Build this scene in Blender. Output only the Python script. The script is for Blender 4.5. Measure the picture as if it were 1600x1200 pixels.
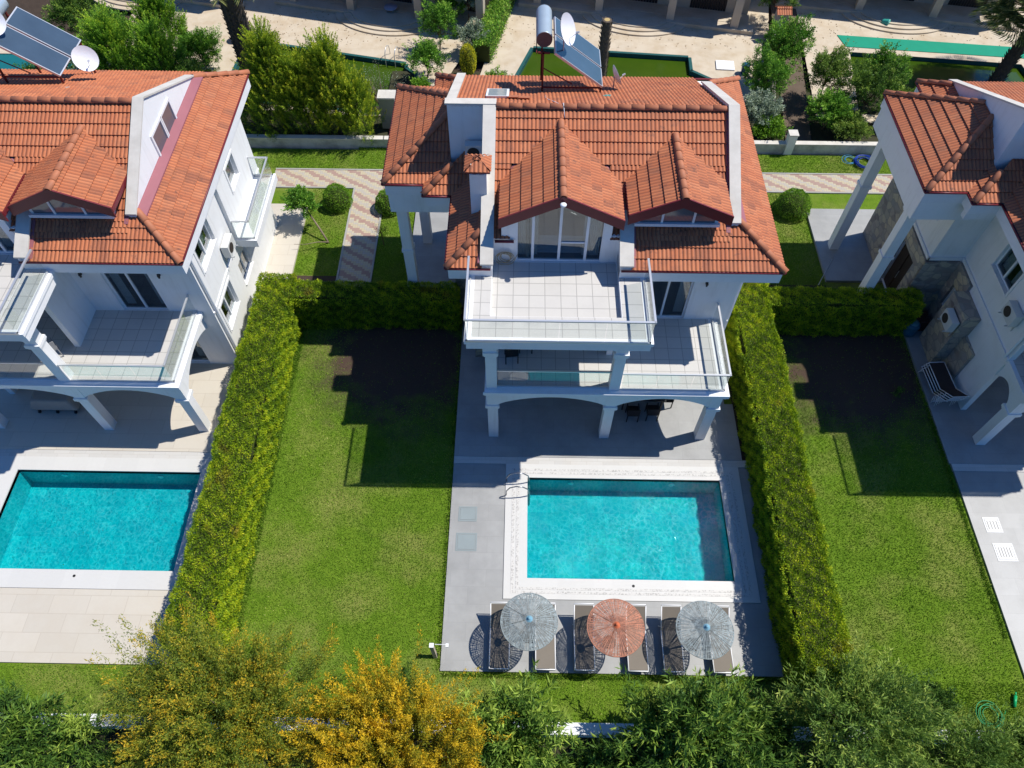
import bpy, bmesh, math, random
import numpy as np
from mathutils import Vector, Matrix
random.seed(7); RNG = np.random.default_rng(11)
for o in list(bpy.data.objects): bpy.data.objects.remove(o)
SC = bpy.context.scene; COL = SC.collection
# ---------------- camera ----------------
cd = bpy.data.cameras.new("camera"); cam = bpy.data.objects.new("camera", cd); COL.objects.link(cam)
cd.lens = 36 * 1160 / 1600; cd.sensor_width = 36; cd.clip_end = 500; cd.clip_start = .3
Rr = Vector((0.9998644, 0.01635326, 0.00193516)); Uu = Vector((-0.01470878, 0.83405861, 0.55147973)); Ff = Vector((-0.00740446, 0.55143342, -0.83418605))
CP = Vector((-0.82103, -23.70252, 24.65985))
cam.matrix_world = Matrix(((Rr.x, Uu.x, -Ff.x, CP.x), (Rr.y, Uu.y, -Ff.y, CP.y), (Rr.z, Uu.z, -Ff.z, CP.z), (0, 0, 0, 1)))
SC.camera = cam
# ---------------- world and sun ----------------
w = bpy.data.worlds.new("World"); SC.world = w; w.use_nodes = True
nt = w.node_tree; sky = nt.nodes.new('ShaderNodeTexSky'); sky.sky_type = 'NISHITA'; sky.sun_disc = False
SUN = Vector((0.588, 0.176, 1.0)).normalized()
sky.sun_elevation = math.asin(SUN.z); sky.sun_rotation = math.atan2(SUN.x, SUN.y); sky.air_density = 1.0; sky.dust_density = .6; sky.ozone_density = 2.0
bg = nt.nodes['Background']; bg.inputs[1].default_value = 0.078; mxs = nt.nodes.new('ShaderNodeMix'); mxs.data_type = 'RGBA'; mxs.blend_type = 'MULTIPLY'; mxs.inputs[0].default_value = 1; mxs.inputs[7].default_value = (.34, .78, 1.38, 1); nt.links.new(sky.outputs[0], mxs.inputs[6]); nt.links.new(mxs.outputs[2], bg.inputs[0])
sl = bpy.data.lights.new("sun", 'SUN'); sl.energy = 4.8; sl.angle = math.radians(.53); sl.color = (1, .955, .88)
so = bpy.data.objects.new("sun", sl); COL.objects.link(so); so.rotation_euler = SUN.to_track_quat('Z', 'Y').to_euler()
SC.view_settings.view_transform = 'Standard'; SC.view_settings.look = 'None'; SC.view_settings.exposure = 0.22; SC.view_settings.gamma = 1
SC.cycles.max_bounces = 6; SC.cycles.transparent_max_bounces = 14; SC.cycles.diffuse_bounces = 3; SC.cycles.glossy_bounces = 3
# ---------------- materials ----------------
def s2l(c): return tuple(((x / 255) / 12.92 if x / 255 <= .04045 else ((x / 255 + .055) / 1.055) ** 2.4) for x in c)
class NT:
    def __init__(s, name):
        s.m = bpy.data.materials.new(name); s.m.use_nodes = True; s.t = s.m.node_tree; s.b = s.t.nodes['Principled BSDF']; s.out = s.t.nodes['Material Output']
    def n(s, ty, **kw):
        x = s.t.nodes.new(ty)
        for k, v in kw.items(): setattr(x, k, v)
        return x
    def l(s, a, b): s.t.links.new(a, b)
    def pos(s): return s.n('ShaderNodeNewGeometry').outputs['Position']
    def noise(s, scale, detail=4, vec=None, rough=.55, dist=0):
        x = s.n('ShaderNodeTexNoise'); x.inputs['Scale'].default_value = scale; x.inputs['Detail'].default_value = detail; x.inputs['Roughness'].default_value = rough; x.inputs['Distortion'].default_value = dist
        s.l(vec if vec is not None else s.pos(), x.inputs['Vector']); return x.outputs['Fac']
    def ramp(s, fac, stops):
        r = s.n('ShaderNodeValToRGB'); e = r.color_ramp.elements
        while len(e) < len(stops): e.new(.5)
        for i, (p, c) in enumerate(stops): e[i].position = p; e[i].color = (c[0], c[1], c[2], 1)
        s.l(fac, r.inputs[0]); return r.outputs[0]
    def mixc(s, fac, a, b, mode='MIX'):
        x = s.n('ShaderNodeMix', data_type='RGBA', blend_type=mode)
        for sock, v in ((x.inputs[0], fac), (x.inputs[6], a), (x.inputs[7], b)):
            if isinstance(v, (int, float)): sock.default_value = v
            elif isinstance(v, tuple): sock.default_value = (*v[:3], 1)
            else: s.l(v, sock)
        return x.outputs[2]
    def math(s, op, a, b=0, c=0):
        x = s.n('ShaderNodeMath', operation=op)
        for i, v in enumerate((a, b, c)):
            if isinstance(v, (int, float)): x.inputs[i].default_value = v
            else: s.l(v, x.inputs[i])
        return x.outputs[0]
    def bump(s, h, strength=.3, dist=.02):
        b = s.n('ShaderNodeBump'); b.inputs['Strength'].default_value = strength; b.inputs['Distance'].default_value = dist
        s.l(h, b.inputs['Height']); s.l(b.outputs[0], s.b.inputs['Normal'])
    def set(s, **kw):
        for k, v in kw.items():
            k = k.replace('_', ' ')
            if isinstance(v, (int, float)): s.b.inputs[k].default_value = v
            elif isinstance(v, tuple): s.b.inputs[k].default_value = (*v[:3], 1)
            else: s.l(v, s.b.inputs[k])
        return s
def simple(name, col, rough=.7, var=.12, scale=2.5, fine=30, bump=0, metal=0, spec=.3):
    k = NT(name); f = k.noise(scale, 5); g = k.noise(fine, 3)
    a = tuple(x * (1 - var) for x in col); b = tuple(min(1, x * (1 + var)) for x in col)
    c = k.mixc(f, a, b); c = k.mixc(k.math('MULTIPLY', g, var), c, tuple(x * .55 for x in col))
    k.set(Base_Color=c, Roughness=rough, Metallic=metal); k.b.inputs['Specular IOR Level'].default_value = spec
    if bump: k.bump(g, bump, .02)
    return k.m
def stained(name, col, stain, rough=.75, amount=.5, scale=1.3, lo=.5, hi=.75):
    k = NT(name); f = k.noise(scale, 8, rough=.65); g = k.noise(14, 4); r = k.ramp(f, [(lo, (0, 0, 0)), (hi, (1, 1, 1))])
    c = k.mixc(k.math('MULTIPLY', r, amount), col, stain); c = k.mixc(k.math('MULTIPLY', g, .18), c, tuple(x * .6 for x in col)); k.set(Base_Color=c, Roughness=rough); k.bump(g, .15, .01); return k.m
def tiled(name, col, grout, tw, th, gap=.012, rough=.5, var=.06, stain=None, off=0.0, stainamt=.3, ox=0, oy=0):
    k = NT(name); mp = k.n('ShaderNodeMapping'); mp.inputs['Location'].default_value = (ox, oy, 0); k.l(k.pos(), mp.inputs[0])
    br = k.n('ShaderNodeTexBrick'); br.offset = off; br.inputs['Scale'].default_value = 1; br.inputs['Brick Width'].default_value = tw; br.inputs['Row Height'].default_value = th; br.inputs['Mortar Size'].default_value = gap; br.inputs['Mortar Smooth'].default_value = .2
    br.inputs['Color1'].default_value = (*[x * (1 - var) for x in col], 1); br.inputs['Color2'].default_value = (*[x * (1 + var) for x in col], 1); br.inputs['Mortar'].default_value = (*grout, 1)
    k.l(mp.outputs[0], br.inputs['Vector']); f = k.noise(1.1, 8, rough=.6); g = k.noise(9, 5)
    c = k.mixc(k.math('MULTIPLY', k.ramp(f, [(.42, (0, 0, 0)), (.72, (1, 1, 1))]), stainamt), br.outputs[0], stain or tuple(x * .6 for x in col))
    c = k.mixc(k.math('MULTIPLY', g, .16), c, tuple(x * .6 for x in col)); k.set(Base_Color=c, Roughness=rough); return k.m
def leafmat(name, cols, patch=None, pscale=.8, trans=.25, rough=.55, gain=1.75):
    cols = [tuple(min(.9, x * gain) for x in c) for c in cols]
    k = NT(name); a = k.n('ShaderNodeAttribute'); a.attribute_name = 'rv'
    f = k.math('ADD', a.outputs['Fac'], k.math('MULTIPLY', k.math('SUBTRACT', k.noise(pscale, 5), .5), .7))
    n = len(cols); c = k.ramp(f, [(i / (n - 1) * .9 + .05, x) for i, x in enumerate(cols)])
    if patch: c = k.mixc(k.ramp(k.noise(pscale * 2.2, 5, dist=.4), [(.64, (0, 0, 0)), (.76, (1, 1, 1))]), c, patch)
    k.set(Base_Color=c, Roughness=rough); k.b.inputs['Specular IOR Level'].default_value = .25
    tr = k.n('ShaderNodeBsdfTranslucent'); k.l(c, tr.inputs[0]); mx = k.n('ShaderNodeMixShader'); mx.inputs[0].default_value = trans
    k.l(k.b.outputs[0], mx.inputs[1]); k.l(tr.outputs[0], mx.inputs[2]); k.l(mx.outputs[0], k.out.inputs[0]); return k.m
def glassmat(name, tint=(.9, .96, .94), refl=1.0, rough=.01):
    k = NT(name); t = k.n('ShaderNodeBsdfTransparent'); t.inputs[0].default_value = (*tint, 1); g = k.n('ShaderNodeBsdfGlossy'); g.inputs['Roughness'].default_value = rough
    lw = k.n('ShaderNodeLayerWeight'); mx = k.n('ShaderNodeMixShader'); k.l(k.math('MULTIPLY', k.math('MULTIPLY_ADD', k.math('POWER', lw.outputs['Facing'], 5), .95, .045), refl), mx.inputs[0]); lw.inputs[0].default_value = .5; k.l(t.outputs[0], mx.inputs[1]); k.l(g.outputs[0], mx.inputs[2]); k.l(mx.outputs[0], k.out.inputs[0]); return k.m
def roofmat(name, tint=1.0):
    k = NT(name); uv = k.n('ShaderNodeUVMap'); sp = k.n('ShaderNodeSeparateXYZ'); k.l(uv.outputs[0], sp.inputs[0])
    cu = k.math('FLOOR', k.math('DIVIDE', sp.outputs[0], .26)); cv = k.math('FLOOR', k.math('DIVIDE', sp.outputs[1], .375)); cb = k.n('ShaderNodeCombineXYZ'); k.l(cu, cb.inputs[0]); k.l(cv, cb.inputs[1])
    wn = k.n('ShaderNodeTexWhiteNoise'); wn.noise_dimensions = '2D'; k.l(cb.outputs[0], wn.inputs['Vector'])
    c = k.ramp(wn.outputs['Value'], [(0, (.47, .138, .05)), (.5, (.52, .162, .06)), (.9, (.545, .178, .068)), (1, (.56, .195, .08))])
    f = k.noise(1.6, 8, rough=.7); c = k.mixc(k.math('MULTIPLY', k.ramp(f, [(.48, (0, 0, 0)), (.70, (1, 1, 1))]), .45), c, (.20, .085, .05)); lf = k.noise(4.5, 8, rough=.75); c = k.mixc(k.math('MULTIPLY', k.ramp(lf, [(.56, (0, 0, 0)), (.68, (1, 1, 1))]), .75), c, (.075, .045, .035))
    wn2 = k.n('ShaderNodeTexWhiteNoise'); wn2.noise_dimensions = '3D'; cb2 = k.n('ShaderNodeCombineXYZ'); k.l(cu, cb2.inputs[0]); k.l(cv, cb2.inputs[1]); cb2.inputs[2].default_value = 7; k.l(cb2.outputs[0], wn2.inputs['Vector'])
    c = k.mixc(k.math('MULTIPLY', k.ramp(wn2.outputs['Value'], [(.93, (0, 0, 0)), (.97, (1, 1, 1))]), k.math('MULTIPLY', k.noise(22, 4), .6)), c, (.06, .035, .03))
    fr_ = k.math('FRACT', k.math('DIVIDE', k.math('SUBTRACT', sp.outputs[0], 50), .13)); gr = k.math('MAXIMUM', k.math('LESS_THAN', fr_, .13), k.math('GREATER_THAN', fr_, .87)); c = k.mixc(k.math('MULTIPLY', gr, .62), c, (.13, .045, .03))
    c = k.mixc(k.math('MULTIPLY', k.noise(40, 4), .3), c, (.2, .07, .04)); k.set(Base_Color=c, Roughness=.75); k.bump(k.noise(60, 3), .2, .01); return k.m
def streaky(name, col):
    k = NT(name); mp = k.n('ShaderNodeMapping'); mp.inputs['Scale'].default_value = (5, 5, .45); k.l(k.pos(), mp.inputs[0]); f = k.noise(1.0, 6, vec=mp.outputs[0], rough=.65); g = k.noise(1.1, 7, rough=.6)
    c = k.mixc(k.math('MULTIPLY', k.ramp(f, [(.52, (0, 0, 0)), (.75, (1, 1, 1))]), .30), col, (.46, .44, .40)); c = k.mixc(k.math('MULTIPLY', k.ramp(g, [(.5, (0, 0, 0)), (.75, (1, 1, 1))]), .22), c, (.52, .50, .46)); k.set(Base_Color=c, Roughness=.85); k.bump(k.noise(45, 3), .15, .008); return k.m
WHITE = streaky('white_render', (.78, .78, .77)) if True else stained('white_render', (.78, .78, .77), (.55, .54, .50), .8, .35, .9)
WHITE2 = stained('white_trim', (.80, .80, .80), (.6, .58, .53), .7, .3, 2)
CAP = stained('stone_coping', (.62, .585, .52), (.36, .33, .28), .8, .55, 1.6, .4, .75)
ROOF = roofmat('clay_tiles'); RIDGE = stained('clay_ridge', (.47, .16, .07), (.24, .10, .06), .7, .6, 2.2, .4, .7)
REDM = simple('dark_red_metal', (.16, .022, .028), .4, .1); MAUVE = simple('mauve_flashing', (.30, .11, .125), .55, .1)
TERR = tiled('terrace_tiles', (.54, .52, .485), (.30, .29, .27), .5, .5, .012, .55, .03, stainamt=.16)
GREY = tiled('grey_porcelain', (.325, .325, .315), (.27, .27, .262), 1.2, .6, .006, .5, .05, (.235, .235, .228), .5, .75)
TRAV = tiled('travertine', (.52, .505, .475), (.45, .43, .39), .6, .6, .008, .6, .05, (.50, .45, .38), .3, .35)
BEIGE = tiled('beige_tiles', (.53, .485, .41), (.44, .39, .32), 1.25, .62, .01, .6, .04, (.47, .40, .31), .5, .3)
COPE = tiled('white_coping', (.57, .56, .53), (.565, .56, .54), .62, 3.3, .005, .5, .02, (.55, .53, .5), 0, .2)
def mosaicmat():
    k = NT('grey_mosaic'); v = k.n('ShaderNodeTexVoronoi'); v.inputs['Scale'].default_value = 16; k.l(k.pos(), v.inputs[0]); r = k.ramp(v.outputs['Distance'], [(.25, (.16, .15, .14)), (.6, (.52, .5, .47))])
    c = k.mixc(k.noise(3, 4), r, (.60, .585, .55)); k.set(Base_Color=c, Roughness=.6); return k.m
MOSA = mosaicmat()
GLASS = glassmat('railing_glass', (.955, .98, .97), 1.6); WGLASS = glassmat('window_glass', (.72, .78, .80), 2.2)
FRAME = simple('white_frame', (.76, .77, .78), .4, .05); STEEL = simple('brushed_rail', (.62, .63, .64), .35, .06, metal=.55); ALU = simple('white_aluminium', (.78, .78, .78), .35, .05)
DARK = simple('dark_shutter', (.045, .035, .03), .6, .2); INT = simple('room_plaster', (.42, .40, .36), .8, .1); CURT = simple('white_curtain', (.74, .73, .70), .9, .08, 9); RFLOOR = simple('room_floor', (.22, .21, .20), .5, .2)
BLACK = simple('black_metal', (.018, .018, .02), .45, .2); TAUPE = simple('taupe_sling', (.19, .165, .135), .8, .08, 3, 90)
RUST = simple('rusty_red_steel', (.13, .02, .018), .6, .3, 5)
WOODD = simple('dark_wood', (.035, .02, .012), .5, .3, 6); BARK = simple('bark', (.13, .095, .065), .9, .35, 7, 40, .6); TWIG = simple('pale_twigs', (.24, .19, .13), .9, .3, 7)
def stonewall():
    k = NT('rubble_stone'); v = k.n('ShaderNodeTexVoronoi'); v.inputs['Scale'].default_value = 2.5; mp = k.n('ShaderNodeMapping'); mp.inputs['Scale'].default_value = (1, 1, 1.5); k.l(k.pos(), mp.inputs[0]); k.l(mp.outputs[0], v.inputs[0])
    e = k.n('ShaderNodeTexVoronoi', feature='DISTANCE_TO_EDGE'); e.inputs['Scale'].default_value = 2.5; k.l(mp.outputs[0], e.inputs[0])
    sp = k.n('ShaderNodeSeparateColor'); k.l(v.outputs['Color'], sp.inputs[0]); c = k.ramp(sp.outputs[0], [(0, (.20, .16, .15)), (.3, (.42, .36, .30)), (.6, (.60, .50, .34)), (.8, (.28, .28, .28)), (1, (.68, .55, .34))])
    c = k.mixc(k.math('MULTIPLY', k.noise(12, 5), .5), c, (.15, .13, .12)); c = k.mixc(k.ramp(e.outputs['Distance'], [(.03, (1, 1, 1)), (.07, (0, 0, 0))]), c, (.26, .24, .21)); k.set(Base_Color=c, Roughness=.85); k.bump(e.outputs['Distance'], .8, .04); return k.m
STONE = stonewall()
def lawnmat(name, g1, g2, dry, dryamt=.5):
    k = NT(name); a = k.noise(.45, 6, rough=.6); b = k.noise(4, 5); c0 = k.mixc(k.ramp(b, [(.3, (0, 0, 0)), (.7, (1, 1, 1))]), g1, g2); d = k.ramp(a, [(.46, (0, 0, 0)), (.66, (1, 1, 1))]); c = k.mixc(k.math('MULTIPLY', d, dryamt), c0, dry)
    c = k.mixc(k.math('MULTIPLY', k.ramp(k.noise(28, 4), [(.4, (0, 0, 0)), (.65, (1, 1, 1))]), .45), c, tuple(x * .45 for x in g1)); k.set(Base_Color=c, Roughness=.9); k.b.inputs['Specular IOR Level'].default_value = .1; k.bump(k.noise(35, 4), .8, .04); return k.m
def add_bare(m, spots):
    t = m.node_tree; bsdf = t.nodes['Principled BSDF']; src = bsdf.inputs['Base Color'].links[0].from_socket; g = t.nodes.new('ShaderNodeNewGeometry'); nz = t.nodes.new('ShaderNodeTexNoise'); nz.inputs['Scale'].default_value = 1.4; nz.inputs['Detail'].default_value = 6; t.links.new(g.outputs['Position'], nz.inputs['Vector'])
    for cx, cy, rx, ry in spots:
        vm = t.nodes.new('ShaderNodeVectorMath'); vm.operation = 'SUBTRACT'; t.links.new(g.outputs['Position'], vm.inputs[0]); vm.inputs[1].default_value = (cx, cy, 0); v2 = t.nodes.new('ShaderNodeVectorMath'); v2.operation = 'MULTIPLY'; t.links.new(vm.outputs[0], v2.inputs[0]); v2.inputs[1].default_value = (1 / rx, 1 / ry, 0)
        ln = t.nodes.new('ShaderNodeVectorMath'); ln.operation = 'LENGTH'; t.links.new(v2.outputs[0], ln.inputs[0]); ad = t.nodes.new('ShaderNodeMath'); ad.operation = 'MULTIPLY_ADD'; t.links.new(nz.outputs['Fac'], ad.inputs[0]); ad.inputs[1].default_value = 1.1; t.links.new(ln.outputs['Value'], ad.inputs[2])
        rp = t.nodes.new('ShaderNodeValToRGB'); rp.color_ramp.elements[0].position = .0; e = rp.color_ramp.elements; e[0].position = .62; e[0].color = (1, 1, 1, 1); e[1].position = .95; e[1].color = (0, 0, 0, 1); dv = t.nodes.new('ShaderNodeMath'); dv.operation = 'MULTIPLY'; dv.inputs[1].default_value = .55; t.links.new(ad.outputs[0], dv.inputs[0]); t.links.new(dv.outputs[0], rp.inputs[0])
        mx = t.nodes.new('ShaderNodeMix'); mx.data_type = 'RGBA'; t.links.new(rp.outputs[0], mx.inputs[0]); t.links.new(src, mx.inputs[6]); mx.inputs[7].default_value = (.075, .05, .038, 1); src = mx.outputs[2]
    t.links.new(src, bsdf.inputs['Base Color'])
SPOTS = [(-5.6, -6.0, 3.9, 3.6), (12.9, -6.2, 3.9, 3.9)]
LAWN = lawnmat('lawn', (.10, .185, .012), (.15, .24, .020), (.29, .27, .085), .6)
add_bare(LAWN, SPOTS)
SOIL = simple('dark_soil', (.055, .038, .027), .95, .4, 3, 25, .8); LEAFSOIL = simple('leafy_soil', (.045, .045, .022), .95, .5, 3, 25, .8)
def pavers():
    k = NT('herringbone_pavers'); sp = k.n('ShaderNodeSeparateXYZ'); k.l(k.pos(), sp.inputs[0])
    i = k.math('FLOOR', k.math('DIVIDE', sp.outputs[0], .11)); j = k.math('FLOOR', k.math('DIVIDE', sp.outputs[1], .11))
    dg = k.math('FRACT', k.math('DIVIDE', k.math('ADD', k.math('MULTIPLY', i, .62), j), 6.5)); cb = k.n('ShaderNodeCombineXYZ'); k.l(i, cb.inputs[0]); k.l(j, cb.inputs[1]); wn = k.n('ShaderNodeTexWhiteNoise', noise_dimensions='2D'); k.l(cb.outputs[0], wn.inputs['Vector'])
    f = k.math('FRACT', k.math('ADD', dg, k.math('MULTIPLY', wn.outputs['Value'], .14)))
    r = k.n('ShaderNodeValToRGB'); r.color_ramp.interpolation = 'CONSTANT'; e = r.color_ramp.elements; e[0].position = 0; e[0].color = (.31, .17, .14, 1); e[1].position = .36; e[1].color = (.46, .38, .24, 1)
    for p, c in ((.58, (.40, .36, .31)), (.82, (.47, .41, .27))): q = e.new(p); q.color = (*c, 1)
    k.l(f, r.inputs[0]); fx = k.math('FRACT', k.math('DIVIDE', sp.outputs[0], .11)); fy = k.math('FRACT', k.math('DIVIDE', sp.outputs[1], .11)); g = k.math('MAXIMUM', k.math('LESS_THAN', fx, .1), k.math('LESS_THAN', fy, .1))
    c = k.mixc(k.math('MULTIPLY', g, .5), r.outputs[0], (.2, .17, .13)); c = k.mixc(k.math('MULTIPLY', k.noise(3, 6), .45), c, (.42, .38, .31)); k.set(Base_Color=c, Roughness=.85); return k.m
PAVE = pavers()
def watermat(name, lo, hi, spark):
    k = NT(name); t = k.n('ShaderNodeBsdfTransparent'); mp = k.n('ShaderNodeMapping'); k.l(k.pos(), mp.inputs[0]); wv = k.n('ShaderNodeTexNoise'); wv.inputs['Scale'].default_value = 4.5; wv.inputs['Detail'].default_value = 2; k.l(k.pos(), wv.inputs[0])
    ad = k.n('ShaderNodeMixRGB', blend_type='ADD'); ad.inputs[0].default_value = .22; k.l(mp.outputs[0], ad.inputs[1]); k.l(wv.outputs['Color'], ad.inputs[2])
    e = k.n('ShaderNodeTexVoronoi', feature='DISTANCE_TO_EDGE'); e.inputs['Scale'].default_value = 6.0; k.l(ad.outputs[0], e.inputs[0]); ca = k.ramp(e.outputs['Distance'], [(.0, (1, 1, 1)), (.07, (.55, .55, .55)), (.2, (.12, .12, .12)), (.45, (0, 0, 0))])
    amp = k.ramp(k.noise(1.3, 5, rough=.7), [(.35, (.3, .3, .3)), (.62, (1, 1, 1))]); f = k.math('MULTIPLY', ca, amp); k.l(k.mixc(f, lo, hi), t.inputs[0])  # caustic light lines painted into the transparent tint along the voronoi edges
    g = k.n('ShaderNodeBsdfGlossy'); g.inputs['Roughness'].default_value = .03; b = k.n('ShaderNodeBump'); b.inputs['Strength'].default_value = spark; b.inputs['Distance'].default_value = .05; k.l(k.noise(6, 4, dist=1.2), b.inputs['Height']); k.l(b.outputs[0], g.inputs['Normal'])
    fr = k.n('ShaderNodeFresnel'); fr.inputs[0].default_value = 1.33; k.l(b.outputs[0], fr.inputs['Normal']); mx = k.n('ShaderNodeMixShader'); k.l(fr.outputs[0], mx.inputs[0]); k.l(t.outputs[0], mx.inputs[1]); k.l(g.outputs[0], mx.inputs[2]); k.l(mx.outputs[0], k.out.inputs[0]); return k.m
WATER = watermat('pool_water', (.05, .76, .79), (1, 1, 1), .8)
def poolmat():
    k = NT('teal_pool_tiles'); br = k.n('ShaderNodeTexBrick'); br.offset = 0; br.inputs['Scale'].default_value = 1; br.inputs['Brick Width'].default_value = .62; br.inputs['Row Height'].default_value = .62; br.inputs['Mortar Size'].default_value = .008
    br.inputs['Color1'].default_value = (.03, .42, .46, 1); br.inputs['Color2'].default_value = (.04, .54, .56, 1); br.inputs['Mortar'].default_value = (.0, .38, .43, 1); k.l(k.pos(), br.inputs[0])
    c = k.mixc(k.ramp(k.noise(1.6, 5), [(.35, (0, 0, 0)), (.75, (.8, .8, .8))]), br.outputs[0], (.06, .33, .40)); k.set(Base_Color=c, Roughness=.5); return k.m
POOL = poolmat()
def greenwater():
    k = NT('green_pool_water'); c = k.mixc(k.noise(.7, 6), (.022, .060, .004), (.055, .095, .006)); k.set(Base_Color=c, Roughness=.12); k.bump(k.noise(5, 3), .08, .02); return k.m
GWATER = greenwater(); DTEAL = simple('dark_teal_lining', (.012, .085, .085), .6, .2)
CREAM = tiled('cream_terrace', (.55, .47, .36), (.50, .42, .31), .9, .9, .006, .75, .03, (.38, .27, .15), .5, .6)
MORTAR = simple('aged_plaster', (.36, .35, .32), .9, .3, 2, 20, .2); SAND = simple('sand_patch', (.40, .27, .12), .95, .2)
# ---------------- mesh builder ----------------
class B:
    def __init__(s): s.v = []; s.f = []
    def add(s, vs, fs): o = len(s.v); s.v += [tuple(x) for x in vs]; s.f += [tuple(i + o for i in f) for f in fs]; return s
    def box(s, x0, x1, y0, y1, z0, z1):
        if x1 < x0: x0, x1 = x1, x0
        if y1 < y0: y0, y1 = y1, y0
        return s.add([(x0, y0, z0), (x1, y0, z0), (x1, y1, z0), (x0, y1, z0), (x0, y0, z1), (x1, y0, z1), (x1, y1, z1), (x0, y1, z1)], [(3, 2, 1, 0), (4, 5, 6, 7), (0, 1, 5, 4), (1, 2, 6, 5), (2, 3, 7, 6), (3, 0, 4, 7)])
    def ab(s, ax, c0, c1, a0, a1, z0, z1): return s.box(a0, a1, c0, c1, z0, z1) if ax == 'y' else s.box(c0, c1, a0, a1, z0, z1)
    def hexa(s, p): return s.add(p, [(3, 2, 1, 0), (4, 5, 6, 7), (0, 1, 5, 4), (1, 2, 6, 5), (2, 3, 7, 6), (3, 0, 4, 7)])
    def prism(s, pts, d):
        n = len(pts); d = Vector(d); a = [Vector(p) for p in pts]; b = [p + d for p in a]
        return s.add(a + b, [tuple(range(n))[::-1], tuple(range(n, 2 * n))] + [(i, (i + 1) % n, n + (i + 1) % n, n + i) for i in range(n)])
    def poly(s, pts): return s.add(pts, [tuple(range(len(pts)))])
    def tube(s, pts, r, n=8, cap=True, r2=None):
        pts = [Vector(p) for p in pts]; m = len(pts); vs = []; up = None
        for i, p in enumerate(pts):
            d = (pts[min(i + 1, m - 1)] - pts[max(i - 1, 0)]); d = d.normalized() if d.length > 1e-9 else Vector((0, 0, 1))
            if up is None: up = d.orthogonal().normalized()
            up = (up - d * up.dot(d)); up = up.normalized() if up.length > 1e-6 else d.orthogonal().normalized(); q = d.cross(up); rr = r if r2 is None else r + (r2 - r) * i / max(1, m - 1)
            for k in range(n): a = 2 * math.pi * k / n; vs.append(p + up * math.cos(a) * rr + q * math.sin(a) * rr)
        fs = [(i * n + k, i * n + (k + 1) % n, (i + 1) * n + (k + 1) % n, (i + 1) * n + k) for i in range(m - 1) for k in range(n)]
        if cap: fs += [tuple(range(n))[::-1], tuple((m - 1) * n + k for k in range(n))]
        return s.add(vs, fs)
    def lathe(s, c, prof, n=24):
        vs = []; m = len(prof)
        for r, z in prof:
            for k in range(n): a = 2 * math.pi * k / n; vs.append((c[0] + r * math.cos(a), c[1] + r * math.sin(a), c[2] + z))
        return s.add(vs, [(i * n + k, i * n + (k + 1) % n, (i + 1) * n + (k + 1) % n, (i + 1) * n + k) for i in range(m - 1) for k in range(n)] + [tuple(range(n))[::-1], tuple((m - 1) * n + k for k in range(n))])
    def cut(s):
        s.m = getattr(s, 'm', []) + [(len(s.v), len(s.f))]; return s
    def each(s, name, mat, parent=None, smooth=False):
        ms = [(0, 0)] + getattr(s, 'm', []) + [(len(s.v), len(s.f))]; out = []
        for (v0, f0), (v1, f1) in zip(ms, ms[1:]):
            if f1 > f0: q = B(); q.v = s.v[v0:v1]; q.f = [tuple(i - v0 for i in f) for f in s.f[f0:f1]]; out.append(q.build(name, mat, parent, smooth))
        return out
    def build(s, name, mat, parent=None, smooth=False, bevel=0):
        me = bpy.data.meshes.new(name); me.from_pydata(s.v, [], s.f); me.update()
        o = bpy.data.objects.new(name, me); COL.objects.link(o); me.materials.append(mat)
        if smooth: me.polygons.foreach_set('use_smooth', [True] * len(me.polygons))
        if bevel: b = o.modifiers.new('b', 'BEVEL'); b.width = bevel; b.segments = 2; b.limit_method = 'ANGLE'; b.angle_limit = math.radians(40)
        if parent: o.parent = parent
        return o
def empty(name, loc, label, cat, group=None, rz=0):
    o = bpy.data.objects.new(name, None); COL.objects.link(o); o.location = loc; o.rotation_euler = (0, 0, rz); o.empty_display_size = .2; return tag(o, label, cat, group)
def tag(o, label, cat, group=None, kind=None):
    if label: o['label'] = label
    if cat: o['category'] = cat
    if group: o['group'] = group
    if kind: o['kind'] = kind
    return o
def struct(o): o['kind'] = 'structure'; return o
def copy_tree(o, parent=None, skip=()):
    c = o.copy(); COL.objects.link(c)
    if parent: c.parent = parent
    for ch in list(o.children):
        if ch.name.split('.')[0] not in skip: copy_tree(ch, c, skip)
    return c
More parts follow.
